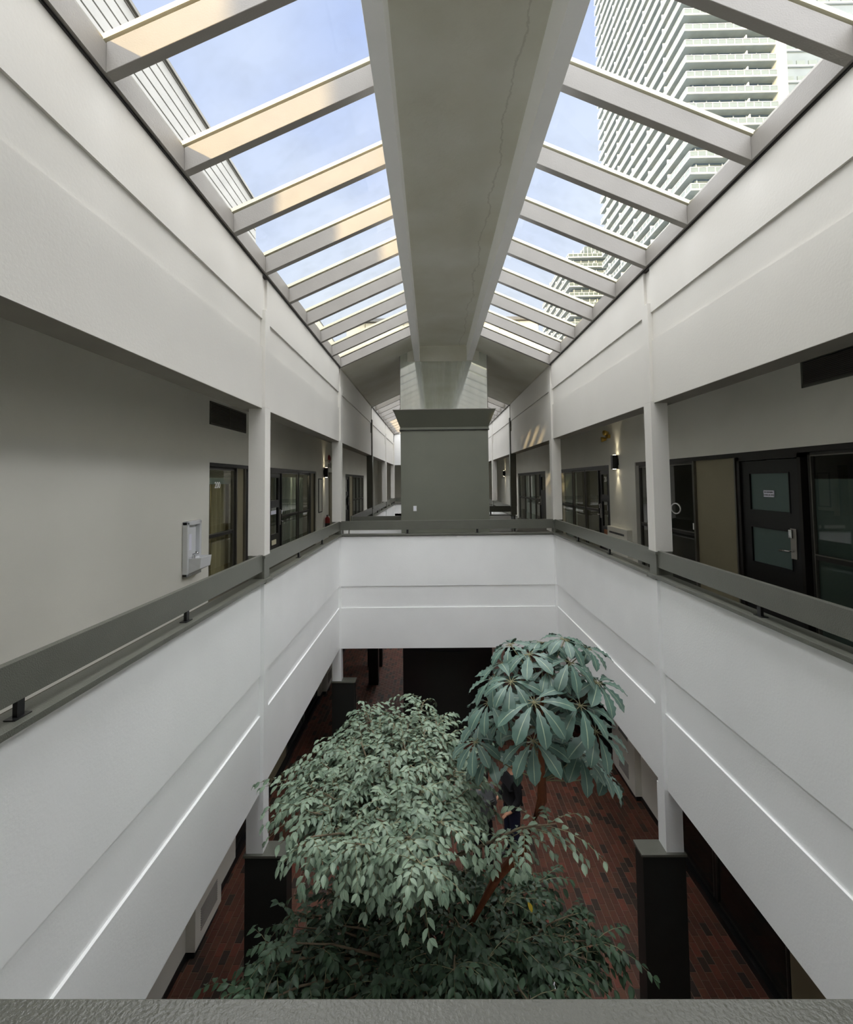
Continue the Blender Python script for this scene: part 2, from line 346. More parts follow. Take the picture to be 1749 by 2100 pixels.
# cross walls of the well (far side, near side, ends)
def crossparapet(name, label, x0, x1, yf, s):   # yf: face plane, s=+1 body goes to +Y
    w_ = struct(name, label, 'wall')
    def b(d0, d1, z0, z1, n):
        a, c = yf+s*d0, yf+s*d1; MB().box(x0, x1, min(a, c), max(a, c), z0, z1).build(n, 'white', w_)
    b(.03, .2, ZD+.002, ZLED-.002, 'wall_core')
    for z0, z1, d in ((ZD, ZCc, .0), (ZCc, ZB, .022), (ZB, ZLED, .0)): b(d, .05, z0, z1-.0005, 'panel')
    return w_
crossparapet('wall_far_lower', 'white parapet wall across the far end of the well', XL-.045, XR+.045, Y2+.01, 1)
crossparapet('wall_near_lower', 'white parapet wall under the nearest railing', XL-.1, XR+.1, Y0+.08, -1)
crossparapet('wall_second_well_near', 'white parapet wall at the near edge of the far well', 1.44, XR+.045, 17.2, -1)
crossparapet('wall_second_well_left', 'short white parapet wall beside the lift shaft', XL-.045, -.80, 12.75, -1)
crossparapet('wall_end_lower', 'white parapet wall at the far end of the second well', XL-.04, XR+.04, YE, 1)
we = struct('wall_end_upper', 'white end wall over the far corridor', 'wall')
MB().box(XL-.04, XR+.04, YE, YE+.25, ZE, ZH+.02).prism([(XL-.04, ZH), (XR+.04, ZH), (XC+.74, roofz(-.42)+.25), (XC-.74, roofz(-.42)+.25)], 'y', YE, YE+.25).build('panel', 'white', we)
wn_ = struct('wall_near_upper', 'white fascia wall over the near landing', 'wall')
MB().box(XL-.04, XR+.04, Y0-.35, Y0-.1, ZE+.02, ZH+.02).prism([(XL-.04, ZH), (XR+.04, ZH), (XC+.74, roofz(-.42)+.3), (XC-.74, roofz(-.42)+.3)], 'y', Y0-.35, Y0-.1).build('panel', 'white', wn_)

# ------------------------------------------------------------------ columns: shaft + rail wrap + base box
ordinal = ['nearest', 'second', 'third', 'fourth', 'fifth', 'farthest']
for ci, yc in enumerate(COLS):
    for sg, nm in ((-1, 'left'), (1, 'right')):
        t = thing('column', '%s square column on the %s side, %s' % (ordinal[ci], nm, 'dark olive over the railing line' if ci == 3 else 'white above a dark boxed foot'), 'column', 'square columns along the atrium', 'structure')
        dm = 'dark' if ci == 3 else 'fascia'
        s0 = MB(); bx(s0, sg, 0, .205, yc, yc+.2, zb(-.888), ZE+.012); s0.build('upper_shaft', dm, t)
        s1 = MB(); bx(s1, sg, 0, PR+.06, yc, yc+.17, ZE+.012, zb(2.2)); s1.build('pilaster', dm, t, bevel=.004)
        if not (sg > 0 and ci in (3,)) or True:
            s2 = MB(); bx(s2, sg, 0, PR+.1, yc, yc+.17, ZD+.001, ZLED-.01); s2.build('lower_pilaster', 'white', t)
        s3 = MB(); bx(s3, sg, 0, .205, yc, yc+.2, zb(-4.42), ZD+.001); s3.build('lower_shaft', 'white', t)
        s4 = MB(); bx(s4, sg, .002, .2, yc+.004, yc+.19, zb(-1.19), zb(-.888)); s4.build('rail_wrap', 'dark', t)
        s5 = MB(); bx(s5, sg, -.012, .15, yc-.012, yc+.2, zb(-.925), zb(-.889)); bx(s5, sg, -.03, .15, yc-.03, yc+.22, zb(-1.225), zb(-1.175)); s5.build('wrap_collar', 'dark', t, bevel=.004)
        s6 = MB(); bx(s6, sg, -.31, .225, yc-.037, yc+.215, zb(-4.45), zb(-4.42)); s6.build('base_cap', 'dark', t, bevel=.004)
        s7 = MB(); bx(s7, sg, -.29, .21, yc-.022, yc+.2, 0, zb(-4.45)); s7.build('base_box', 'darkbase', t)
t = thing('column', 'black square post on the brick floor past the first well, left', 'column', 'square columns along the atrium', 'structure')
box('shaft', 'black', -2.06, -1.76, 15.5, 15.8, 0, zb(-3.5), t)

# ------------------------------------------------------------------ railings
def rail_side(sg, nm, y0, y1, posts, where):
    t = thing('railing', 'dark olive railing along the %s side, %s' % (nm, where), 'railing', 'olive railings round the wells')
    a = MB(); bx(a, sg, .02, .065, y0, y1, zb(-1.081), zb(-.877)); a.build('rail_board', 'dark', t, bevel=.003)
    a = MB(); bx(a, sg, -.03, .155, y0, y1, zb(-1.209), zb(-1.171)); a.build('ledge', 'dark', t, bevel=.003)
    for y in posts:
        a = MB(); bx(a, sg, .03, .055, y, y+.045, zb(-1.171), zb(-1.081)); a.build('post', 'black', t)
        a = MB(); bx(a, sg, .015, .075, y-.03, y+.075, zb(-1.171), zb(-1.165)); a.build('foot_plate', 'black', t)
def rail_cross(x0, x1, y, posts, label, s=1):
    t = thing('railing', label, 'railing', 'olive railings round the wells')
    def b(d0, d1, xa, xb, z0, z1, n, m='dark', **k):
        a, c = y+s*d0, y+s*d1; MB().box(xa, xb, min(a, c), max(a, c), z0, z1).build(n, m, t, **k)
    b(.02, .065, x0, x1, zb(-1.081), zb(-.877), 'rail_board', bevel=.003); b(-.03, .155, x0, x1, zb(-1.209), zb(-1.171), 'ledge', bevel=.003)
    for x in posts:
        b(.03, .055, x, x+.045, zb(-1.171), zb(-1.081), 'post', 'black'); b(.015, .075, x-.03, x+.075, zb(-1.171), zb(-1.165), 'foot_plate', 'black')
for sg, nm in ((-1, 'left'), (1, 'right')):
    rail_side(sg, nm, .93, Y1, [2.5, 4.2], 'nearest run before the first full column')
    rail_side(sg, nm, Y1+.2, Y2-.035, [7.72, 9.36], 'middle run up to the well corner')
rail_side(-1, 'left', 12.76, 17.0, [14.1, 15.6], 'run beside the lift shaft'); rail_side(-1, 'left', 17.2, 22.1, [18.8, 20.4], 'run past the dark column'); rail_side(-1, 'left', 22.3, YE-.09, [23.8, 25.3], 'farthest run to the end wall')
rail_side(1, 'right', 17.25, 22.1, [18.8, 20.4], 'first run of the far well'); rail_side(1, 'right', 22.3, YE-.09, [23.8, 25.3], 'farthest run to the end wall')
rail_cross(XL-.02, XR+.02, Y2, [-.8+.2, .98, ], 'dark olive railing crossing the far end of the near well')
rail_cross(XL-.1, XR+.1, Y0+.065, [-1.0, .3, 1.6], 'dark olive railing right under the viewer, dented paint on its top', -1)
rail_cross(1.44, XR, 17.15, [2.0], 'short dark railing beside the lift at the far well', -1)
rail_cross(XL, -.8, 12.72, [-1.4], 'short dark railing left of the lift shaft', -1)
rail_cross(XL, XR, YE-.05, [-.5, 1.1], 'railing at the far end of the second well')

# ------------------------------------------------------------------ skylights
def skylight(idx, y0, y1, ys):
    for sg, nm in ((-1, 'left'), (1, 'right')):
        w_ = struct('window_%d' % (idx*2+(1 if sg < 0 else 2)), '%s slope of the %s glazed ridge skylight' % (nm, 'near' if idx == 0 else 'far'), 'skylight')
        xs = side(sg); xe = XC+sg*.74; n = len(ys)
        def P(x, dz): return (x, roofz(x)+dz)
        for y in ys:
            MB().prism([P(xs, 0), P(xe, 0), P(xe, .21), P(xs, .21)], 'y', y, y+.08).build('rafter', 'rafter', w_, bevel=.004)
            MB().prism([P(xs+sg*.12, .235), P(xe, .235), P(xe, .275), P(xs+sg*.12, .275)], 'y', y-.005, y+.085).build('glazing_bar', 'alu' if idx else 'cream', w_)
        for a, b in zip(ys[:-1], ys[1:]):
            MB().prism([P(xs+sg*.1, .225), P(xe, .225), P(xe, .233), P(xs+sg*.1, .233)], 'y', a+.04, b+.04).build('pane', 'sky', w_)
        MB().box(min(xs, xs+sg*.25), max(xs, xs+sg*.25), y0, y1, ZH+.006, ZH+.2).build('curb', 'rafter', w_)
        MB().box(min(xs+sg*.026, xs+sg*.2), max(xs+sg*.026, xs+sg*.2), y0, y1, ZH-.012, ZH+.005).build('shadow_gap_trim', 'black', w_)
        MB().prism([P(xs+sg*.02, .19), P(xs+sg*.12, .19), P(xs+sg*.12, .25), P(xs+sg*.02, .25)], 'y', y0, y1).build('sill_flashing', 'alu', w_)
Y_S1 = 11.2
skylight(0, .45, Y_S1, [.45, 1, 2, 3.0, 4.0, 5.03, 6.03, 7.05, 8.07, 9.1, 10.12, 11.12])
skylight(1, 17.1, YE, [17.1]+[18+i for i in range(9)]+[27.1])
# ridge beam: two lips and a raised soffit
for idx, (a, b) in enumerate(((.48, 12.38), (17.1, YE))):
    tr = struct('ceiling_ridge_%d' % (idx+1), 'hollow ridge beam with stained soffit between two lips, %s skylight' % ('near' if idx == 0 else 'far'), 'ceiling')
    for sg in (-1, 1):
        x0, x1 = XC+sg*.60, XC+sg*.74
        MB().box(min(x0, x1), max(x0, x1), a, b, zb(3.09), zb(3.66)).build('lip', 'white', tr, bevel=.004)
    MB().box(XC-.6, XC+.6, a, b, zb(3.48), zb(3.6)).build('soffit', 'ridge', tr)
    MB().box(XC-.76, XC+.76, a, b, zb(3.66), zb(3.74)).build('ridge_cap', 'alu', tr)
# solid sloping ceiling between the skylights
cs = struct('ceiling_slope', 'solid painted sloping ceiling between the two skylights', 'ceiling')
for sg in (-1, 1):
    xs, xe = side(sg), XC+sg*.74
    MB().prism([(xs+sg*.3, ZH-.0), (xs, ZH), (xe, roofz(xe)), (xe, roofz(xe)+.3), (xs+sg*.3, ZH+.3)], 'y', 11.2, 17.1).build('panel', 'soffit', cs)
MB().box(XC-.74, XC+.74, 12.42, 17.1, roofz(-.42), roofz(-.42)+.3).build('flat_panel', 'soffit', cs)
# mirrored bulkhead over the lift
mw = thing('mirror_wall', 'hazy mirrored panel above the dark lift shaft reflecting the skylight', 'mirror')
hx = [(-.795, zb(1.785)), (1.435, zb(1.785)), (1.435, roofz(1.435)), (1.06, roofz(1.06)), (1.06, zb(3.48)), (-.42, zb(3.48)), (-.42, roofz(-.42)), (-.795, roofz(-.795))]
MB().prism(hx, 'y', 12.41, 12.47).build('mirror_panel', 'mirror', mw)
MB().box(-.6, 1.24, 12.395, 12.409, zb(3.09), zb(3.48)).build('header_board', 'soffit', mw)
for x in (-.805, 1.433): MB().box(x, x+.014, 12.395, 12.47, zb(1.785), roofz(-.795)-.01).build('edge_trim', 'rafter', mw)

# ------------------------------------------------------------------ roof and near rooftop structures
rf = struct('roof', 'flat grey roof deck around the skylights', 'roof')
mb = MB(); mb.box(-9, XL-.26, -25, 40, zb(1.62), zb(2.60)); mb.box(XR+.26, 12, -25, 40, zb(1.62), zb(2.60)); mb.box(XL-.3, XR+.3, -25, .44, zb(1.62), zb(3.0)); mb.box(XL-.3, XR+.3, YE+.2, 40, zb(1.62), zb(3.0))
mb.build('deck', 'roof', rf)
def penthouse(name, label, x0, x1, y0, y1, z0, z1, step, m='siding', axis='z'):
    t = thing(name, label, 'rooftop structure')
    box('core', 'roof', x0+.05, x1-.05, y0+.05, y1-.05, z0, z1-.05, t)
    z = z0
    while z < z1-.02:
        MB().box(x0, x1, y0, y1, z+.03, min(z+step, z1)).build('siding_strip', m, t); z += step
    box('parapet_cap', 'alu', x0-.04, x1+.04, y0-.04, y1+.04, z1, z1+.06, t)
    return t
penthouse('plant_room', 'grey corrugated metal plant room running along the left roof edge', -7, -4, -.27, 10.93, zb(2.6), zb(6.45), .2)
penthouse('added_sun_screen', 'unseen grey metal screen wall added behind the viewer to block the sun', -4.3, -4, -24, -3.67, zb(2.6), zb(9), .26)  # unseen caster, shaped to bound the sun patch and shade the right rafters
t = thing('clerestory', 'cream panelled raised roof volume seen through the far rafters', 'rooftop structure')
def clad(x0, x1, y0, y1, zt):
    xs_ = sorted({x0, x1} | ({XC} if x0 < XC < x1 else set()))
    return MB().prism([(x, max(ZH, roofz(x))+.33) for x in xs_]+[(x1, zt), (x0, zt)], 'y', y0, y1)
clad(XL-.2, XR+.2, 13.05, 16.9, zb(4.32)).build('core', 'cream', t)
for i in range(10):
    x = XL-.2+i*.52; clad(x+.01, x+.5, 13.0, 13.06, zb(4.3)).build('cladding_panel', 'cream', t)
box('parapet_cap', 'alu', XL-.3, XR+.3, 12.9, 17.0, zb(4.32), zb(4.40), t)

# ------------------------------------------------------------------ towers
def tower(label, xt, yt, x1, yf, ztop, fh, pier=None, ov=1.6):
    t = thing('apartment_tower', label, 'building')
    zt = ztop
    box('core', 'tglass', xt+ov, (pier or x1), yt+ov, yf, -5, zt-.4, t)
    k = 0; z = zt
    while z > 24:
        box('balcony_slab', ('slab'), xt, (pier or x1), yt, yf+.6, z-.30, z, t)
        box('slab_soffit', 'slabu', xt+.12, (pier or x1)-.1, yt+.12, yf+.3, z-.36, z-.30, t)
        r = MB()
        r.box(xt+.06, (pier or x1), yt+.05, yt+.10, z+.1, z+.86); r.box(xt+.05, xt+.10, yt+.05, yf+.5, z+.1, z+.86)
        r.box(xt, (pier or x1), yt, yt+.14, z+.90, z+.98, 1); r.box(xt, xt+.14, yt, yf+.6, z+.90, z+.98, 1)
        for i in range(int(((pier or x1)-xt)/1.5)+1): r.box(xt+i*1.5, xt+i*1.5+.12, yt-.01, yt+.14, z, z+.95, 1)
        for i in range(int((yf-yt)/1.8)+1): r.box(xt-.01, xt+.14, yt+i*1.8, yt+i*1.8+.12, z, z+.95, 1)
        r.build('balcony_rail', ['trail', 'slab'], t)
        fx = MB()
        n = int((yf-yt-4)/8)
        for i in range(1, n+1): fx.box(xt+.1, xt+ov+.1, yt+i*8.2, yt+i*8.2+.18, z, z+1.9)
        fx.box(xt+(11.2 if pier else 8), xt+(11.4 if pier else 8.2), yt+.1, yt+ov, z, z+1.7)
        for i in range(int(((pier or x1)-xt)/2.4)): fx.box(xt+ov+.3+i*2.4, xt+ov+.5+i*2.4, yt+ov-.06, yt+ov+.02, z, z+fh-.5)
        fx.build('balcony_divider', 'slab', t)
        z -= fh; k += 1
    if pier:
        box('pier', 'slab', pier, pier+1.7, yt-.1, yt+6, -5, zt, t)
        box('glass_wing', 'tglass', pier+1.7, x1, yt+1.2, yf, -5, zt, t)
        z = zt-.5
        while z > 24:
            box('floor_band', 'slab', pier+1.7, x1, yt+.9, yt+1.25, z-.25, z, t)
            q = MB()
            for i in range(7): q.box(pier+2.2+i*2.2, pier+3.7+i*2.2, yt+1.1, yt+1.22, z+.15, z+1.0)
            q.build('window_blind', 'trail', t); z -= fh
    return t
tower('tall white apartment tower with stacked balconies close behind the right skylight', 47.3, 86, 84, 131, zb(100.6+13*3.02), 3.02, pier=63.9)
t2 = tower('lower white apartment tower with dark roof box beyond the tall one', 43.5, 150, 66, 186, zb(69.9), 3.1)
mb = MB(); mb.prism([(47.0, zb(70)), (60, zb(70)), (59, zb(73.6)), (49, zb(73.6))], 'y', 151, 158); mb.build('roof_box', 'tglass', t2)
for i in range(9): box('roof_fin', 'slab', 48.6+i*1.2, 48.75+i*1.2, 150.85, 151.05, zb(70), zb(73.2), t2)
penthouse('distant_rooftop', 'pale building top just visible through the far left rafters', -16.5, -10, 42, 50, 0, zb(14.6), 2.2, 'cream')

# ------------------------------------------------------------------ lift shaft
lf = thing('lift_shaft', 'dark olive grey lift shaft with flared cornice in the middle of the atrium', 'lift shaft')
box('shaft_body', 'elev', -.785, 1.415, 12.2, 14.6, zb(-3.5), zb(1.30), lf)
box('ground_body', 'black', -.77, 1.41, 12.17, 14.6, 0, zb(-3.5), lf)
MB().box(-.80, 1.43, 12.18, 14.6, zb(1.30), zb(1.36)).build('cornice_band', 'elev', lf)
MB().box(-.815, 1.445, 12.165, 14.6, zb(1.288), zb(1.302)).build('cornice_bead', 'black', lf)
v = [(-.79, 12.19, zb(1.36)), (1.42, 12.19, zb(1.36)), (1.42, 14.6, zb(1.36)), (-.79, 14.6, zb(1.36)), (-.945, 11.9, zb(1.765)), (1.575, 11.9, zb(1.765)), (1.575, 14.8, zb(1.765)), (-.945, 14.8, zb(1.765))]
c = MB(); c.v = v; c.f = [(0, 3, 2, 1), (4, 5, 6, 7), (0, 1, 5, 4), (1, 2, 6, 5), (2, 3, 7, 6), (3, 0, 4, 7)]; c.mi = [0]*6; c.build('cornice', 'elev', lf)
MB().box(-.955, 1.585, 11.89, 14.8, zb(1.765), zb(1.78)).build('cornice_edge', 'rafter', lf)
o = box('door_panel', 'darkbase', -.2, .85, 12.14, 12.17, .02, 2.15, lf); box('door_panel', 'darkbase', .3, .32, 12.13, 12.17, .02, 2.15, lf)
sw = thing('wall_switch', 'small ivory switch plate low on the lift shaft face', 'switch', loc=(-.44, 12.2, zb(-.72)))
box('plate', 'ceramic', -.48, -.40, 12.188, 12.2, zb(-.73), zb(-.60), sw, bevel=.003); box('rocker', 'paper', -.452, -.428, 12.182, 12.19, zb(-.69), zb(-.64), sw)

# ------------------------------------------------------------------ corridor walls with shopfronts
# helper: everything on side sg; positions along Y; outward depth d from corridor wall face (positive = behind wall)
def cx(sg): return CL if sg < 0 else CR
def cb(mb, sg, d0, d1, *r, mi=0):
    a, b = cx(sg)+sg*d0, cx(sg)+sg*d1; return mb.box(min(a, b), max(a, b), *r, mi=mi)
ZHD = zb(.30)
fronts = {-1: [(7.3, 9.9), (9.9, 14.05), (18.8, 23.9)], 1: [(2.6, 9.72), (11.15, 15.65), (17.4, 23.0)]}
fr_lo = {-1: [(8.4, 14.5), (17.5, 24)], 1: [(3.0, 9.2), (11.3, 16), (18, 24)]}
for sg, nm in ((-1, 'left'), (1, 'right')):
    wc = struct('corridor_wall_%s' % nm, 'warm grey painted %s corridor wall with shopfront openings' % nm, 'wall')
    mb = MB(); y = -2.2
    for a, b in fronts[sg]:
        if not (sg < 0 and a == 9.9): cb(mb, sg, 0, .2, y, a, ZF2, zb(1.5))
        cb(mb, sg, 0, .2, a, b, ZHD+.03, zb(1.5)); y = b
    cb(mb, sg, 0, .2, y, YE+3, ZF2, zb(1.5)); mb.build('wall_face', 'corr', wc)
    wg = struct('ground_wall_%s' % nm, 'ground floor %s wall of beige piers between dark shopfronts' % nm, 'wall')
    mb = MB(); y = -2.2
    for a, b in fr_lo[sg]:
        cb(mb, sg, 0, .2, y, a, 0, zb(-3.5)); cb(mb, sg, 0, .2, a, b, 2.3, zb(-3.5)); y = b
    cb(mb, sg, 0, .2, y, YE+3, 0, zb(-3.5)); mb.build('wall_face', 'corr', wg)
    mb = MB(); cb(mb, sg, -.012, .1, -2, YE+2, 0, .1); mb.build('baseboard', 'black', wg)
wr = struct('wall_back', 'painted wall behind the viewer', 'wall')
box('wall_face', 'corr', CL-.2, CR+.2, -2.3, -2.2, 0, zb(1.6), wr)
wf = struct('wall_front', 'painted wall at the far end of the corridors', 'wall')
box('wall_face', 'corr', CL-.2, CR+.2, YE+2.9, YE+3, 0, zb(1.6), wf)
wno = 4; dno = 0
def window(sg, y0, y1, zbot, ztop, label, transom=None, frost=None, dress=None, fm='alu'):
    global wno
    wno += 1; w_ = struct('window_%d' % wno, label, 'window')
    f = MB(); t = .035
    for a, b, c, d in ((y0, y0+t, zbot, ztop), (y1-t, y1, zbot, ztop), (y0, y1, ztop-t, ztop), (y0, y1, zbot, zbot+t)): cb(f, sg, .05, .1, a, b, c, d)
    f.build('frame', 'bronze', w_)
    b2 = MB()
    for a, b, c, d in ((y0+t, y0+t+.012, zbot+t, ztop-t), (y1-t-.012, y1-t, zbot+t, ztop-t), (y0+t, y1-t, ztop-t-.012, ztop-t)): cb(b2, sg, .045, .09, a, b, c, d)
    b2.build('glazing_bead', fm, w_)
    segs = [(zbot+t, ztop-t)]
    if transom is not None:
        b = MB(); cb(b, sg, .05, .1, y0+t, y1-t, transom-.03, transom+.03); b.build('transom', 'bronze', w_)
        b = MB(); cb(b, sg, .045, .05, y0+t, y1-t, transom+.018, transom+.032); b.build('transom_bead', fm, w_)
        segs = [(zbot+t, transom-.03), (transom+.03, ztop-t)]
    for i, (a, b_) in enumerate(segs):
        b = MB(); cb(b, sg, .07, .076, y0+t, y1-t, a, b_)
        b.build('pane', 'pane', w_)
    if frost:
        for a, b_ in frost:
            b = MB(); cb(b, sg, .078, .082, y0+t, y1-t, a, b_); b.build('frosted_film', 'frost', w_)
    return w_
def door(sg, y0, y1, zbot, ztop, label, lites, handle_y, m='black', lm='pane', plate=True):
    global dno
    dno += 1; d_ = struct('door_%d' % dno, label, 'door')
    f = MB(); t = .05
    for a, b, c, d in ((y0, y0+t, zbot, ztop), (y1-t, y1, zbot, ztop), (y0, y1, ztop-t, ztop)): cb(f, sg, .02, .1, a, b, c, d)
    f.build('door_frame', 'bronze', d_)
    lf_ = MB(); a0, a1 = y0+t+.01, y1-t-.01
    ly0, ly1 = a0+.16, a1-.16
    zs = [zbot+.01]+[z for l in sorted(lites) for z in l]+[ztop-t-.01]
    cb(lf_, sg, .045, .085, a0, ly0, zbot+.01, ztop-t-.01); cb(lf_, sg, .045, .085, ly1, a1, zbot+.01, ztop-t-.01)
    for i in range(0, len(zs), 2): cb(lf_, sg, .045, .085, ly0, ly1, zs[i], zs[i+1])
    lf_.build('door_leaf', m, d_)
    for a, b in lites:
        q = MB(); cb(q, sg, .06, .068, ly0, ly1, a, b); q.build('pane', lm, d_)
        q = MB()
        for u0, u1, v0, v1 in ((ly0-.012, ly0, a-.012, b+.012), (ly1, ly1+.012, a-.012, b+.012), (ly0, ly1, b, b+.012), (ly0, ly1, a-.012, a)): cb(q, sg, .038, .05, u0, u1, v0, v1)
        q.build('lite_bead', m, d_)
    hp = MB(); cb(hp, sg, .035, .046, handle_y-.045, handle_y+.045, zb(-.92), zb(-.58)); hp.build('lock_plate', 'steel', d_, bevel=.003)
    hh = MB(); s = 1 if handle_y < (y0+y1)/2 else -1
    X = cx(sg)
    hh.tube([(X+sg*.035, handle_y, zb(-.83)), (X-sg*.03, handle_y, zb(-.83)), (X-sg*.035, handle_y+s*.03, zb(-.83)), (X-sg*.035, handle_y+s*.13, zb(-.835))], .011, 8); hh.build('lever_handle', 'chrome', d_, smooth=True)
    lk = MB(); cb(lk, sg, .0, .036, handle_y-.02, handle_y+.03, zb(-.69), zb(-.59)); lk.build('lock_body', 'chrome', d_, bevel=.008)
    return d_
def infill(sg, y0, y1, zbot, ztop, label):
    o = MB(); cb(o, sg, .06, .09, y0+.03, y1-.03, zbot, ztop); p = o.build('wall_infill', 'olive'); tag(p, label, 'wall', kind='structure')
    q = MB()
    for a in (y0, y1-.03): cb(q, sg, .02, .1, a, a+.03, zbot, ztop)
    q.build('edge_trim', 'alu', p)
    return p
def header(sg, y0, y1, nm):
    o = MB(); cb(o, sg, .02, .12, y0, y1, ZHD-.03, ZHD+.03); p = o.build('trim_header', 'bronze'); tag(p, nm, 'trim', kind='structure')
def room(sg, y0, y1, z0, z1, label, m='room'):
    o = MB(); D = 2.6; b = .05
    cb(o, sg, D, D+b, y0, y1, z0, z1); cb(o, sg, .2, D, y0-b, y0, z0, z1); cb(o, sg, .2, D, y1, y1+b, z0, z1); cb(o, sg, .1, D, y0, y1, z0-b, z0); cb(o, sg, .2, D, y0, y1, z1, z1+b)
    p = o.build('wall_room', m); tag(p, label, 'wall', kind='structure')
def curtain(sg, y0, y1, z0, z1, depth, m, amp, per, label, name='curtain', cat='curtain'):
    n = int((y1-y0)/per*8)+2; a = MB(); X = cx(sg)
    for k in (0, 1):
        for i in range(n+1):
            y = y0+(y1-y0)*i/n
            for z in (z0, z1): a.v.append((X+sg*(depth+amp*math.sin(2*PI*(y-y0)/per)+k*.006), y, z))
    for i in range(n):
        b = 2*i; a.f.append((b, b+2, b+3, b+1)); c_ = 2*(n+1)+b; a.f.append((c_, c_+1, c_+3, c_+2))
    a.mi = [0]*len(a.f); o = a.build(name, m, smooth=True); return tag(o, label, cat)
Zb = ZF2+.02
T = zb(-.80)
# left, suite one
header(-1, 7.3, 14.05, 'dark bronze head trim over the left shopfronts')
w200 = window(-1, 7.33, 8.36, Zb, ZHD-.03, 'left shopfront window numbered 200 beside the drinking fountain', T)
text('number_lettering', '200', .135, (CL-.068, 7.73, zb(-.02)), (PI/2, 0, PI/2), 'num', w200)
curtain(-1, 7.9, 8.52, ZF2+.03, zb(-.0), .24, 'curtain', .03, .17, 'beige drawn curtain behind the window numbered 200')
vb = thing('roller_blind', 'grey blind box above the beige curtain in the left shopfront', 'blind'); q = MB(); cb(q, -1, .2, .27, 7.38, 8.9, zb(.0), zb(.10)); q.build('blind_box', 'blind', vb)
for i in range(7):
    q = MB(); cb(q, -1, .2, .24, 7.38, 8.9, zb(.115+i*.022), zb(.125+i*.022)); q.build('slat', 'room', vb)
infill(-1, 8.38, 8.80, Zb, ZHD-.03, 'narrow olive infill panel between the left window and door')
d = door(-1, 8.82, 9.72, Zb, ZHD-.03, 'black half glazed door mostly hidden by the second left column', [(zb(-1.2), zb(-.55)), (zb(-.42), zb(.1))], 9.62)
infill(-1, 9.74, 9.98, Zb, ZHD-.03, 'slim olive infill between the two left doors')
d = door(-1, 10.0, 10.93, Zb, ZHD-.03, 'black two light door seen just past the second left column', [(zb(-1.08), zb(-.52)), (zb(-.36), zb(.12))], 10.86)
q = MB(); cb(q, -1, .03, .044, 10.28, 10.55, zb(-1.30), zb(-1.2)); q.build('name_plate', 'cream', d); q = MB(); cb(q, -1, .05, .056, 10.25, 10.6, zb(-.66), zb(-.58)); q.build('paper_sign', 'paper', d)
window(-1, 10.95, 12.35, Zb, ZHD-.03, 'tall left window with pale vertical blinds, nearer of the pair', zb(-.75)); window(-1, 12.37, 13.5, Zb, ZHD-.03, 'tall left window with pale vertical blinds, farther of the pair', zb(-.75))
def vblinds(sg, y0, y1, z0, z1, dep, label):
    t = thing('vertical_blind', label, 'blind'); y = y0
    while y < y1:
        q = MB(); cb(q, sg, dep, dep+.07, y, y+.012, z0, z1); cb(q, sg, dep+.01, dep+.02, y, y+.085, z0, z1); q.build('vane', 'blind', t); y += .115
vblinds(-1, 11.05, 12.3, ZF2+.05, zb(.15), .22, 'pale vertical blind behind the nearer left window'); vblinds(-1, 12.45, 13.4, ZF2+.05, zb(.15), .22, 'pale vertical blind behind the farther left window')
infill(-1, 13.5, 14.03, Zb, ZHD-.03, 'olive infill panel at the end of the left shopfront')
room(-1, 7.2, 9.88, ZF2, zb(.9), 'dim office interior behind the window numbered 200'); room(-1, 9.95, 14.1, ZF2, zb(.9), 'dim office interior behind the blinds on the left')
# left, far suite
header(-1, 18.8, 23.9, 'dark bronze head trim over the far left shopfront')
door(-1, 18.85, 19.8, Zb, ZHD-.03, 'black half glazed door in the far left shopfront', [(zb(-1.08), zb(-.52)), (zb(-.36), zb(.12))], 19.7)
infill(-1, 19.82, 20.8, Zb, ZHD-.03, 'olive infill panel in the far left shopfront')
for i, (a, b) in enumerate(((20.8, 21.8), (21.8, 22.8), (22.8, 23.88))): window(-1, a, b, Zb, ZHD-.03, '%s pane unit of the far left shopfront' % ('first', 'middle', 'last')[i], zb(-.75))
vblinds(-1, 20.9, 23.8, ZF2+.05, zb(.15), .25, 'pale blind along the far left shopfront'); room(-1, 18.7, 24.0, ZF2, zb(.9), 'dim interior of the far left suite')
def added_office_lamp(sg, y, d, pw, label):  # unseen lamps added to lift the dark rooms behind the glass
    t = thing('added_ceiling_lamp', label, 'lamp', loc=(cx(sg)+sg*d, y, zb(.86)))
    q = MB(); cb(q, sg, d-.15, d+.15, y-.45, y+.45, zb(.86), zb(.898)); q.build('lamp_housing', 'alu', t)
    q = MB(); cb(q, sg, d-.12, d+.12, y-.42, y+.42, zb(.852), zb(.86)); q.build('diffuser', 'lampglow', t)
    l = bpy.data.lights.new('lamp_light', 'AREA'); l.shape = 'RECTANGLE'; l.size = .24; l.size_y = .8; l.energy = pw; l.color = (1, .9, .72)
    o = bpy.data.objects.new('lamp_light', l); COL.objects.link(o); o.parent = t; o.location = (0, 0, -.02)
added_office_lamp(-1, 8.3, .75, 14, 'added ceiling lamp lighting the suite numbered 200'); added_office_lamp(-1, 12.2, .8, 16, 'added ceiling lamp lighting the room behind the pale blinds on the left')
added_office_lamp(1, 13.0, 2.0, 14, 'added ceiling lamp lighting suite 206'); added_office_lamp(1, 20.5, 1.4, 6, 'added ceiling lamp lighting the far right suite')
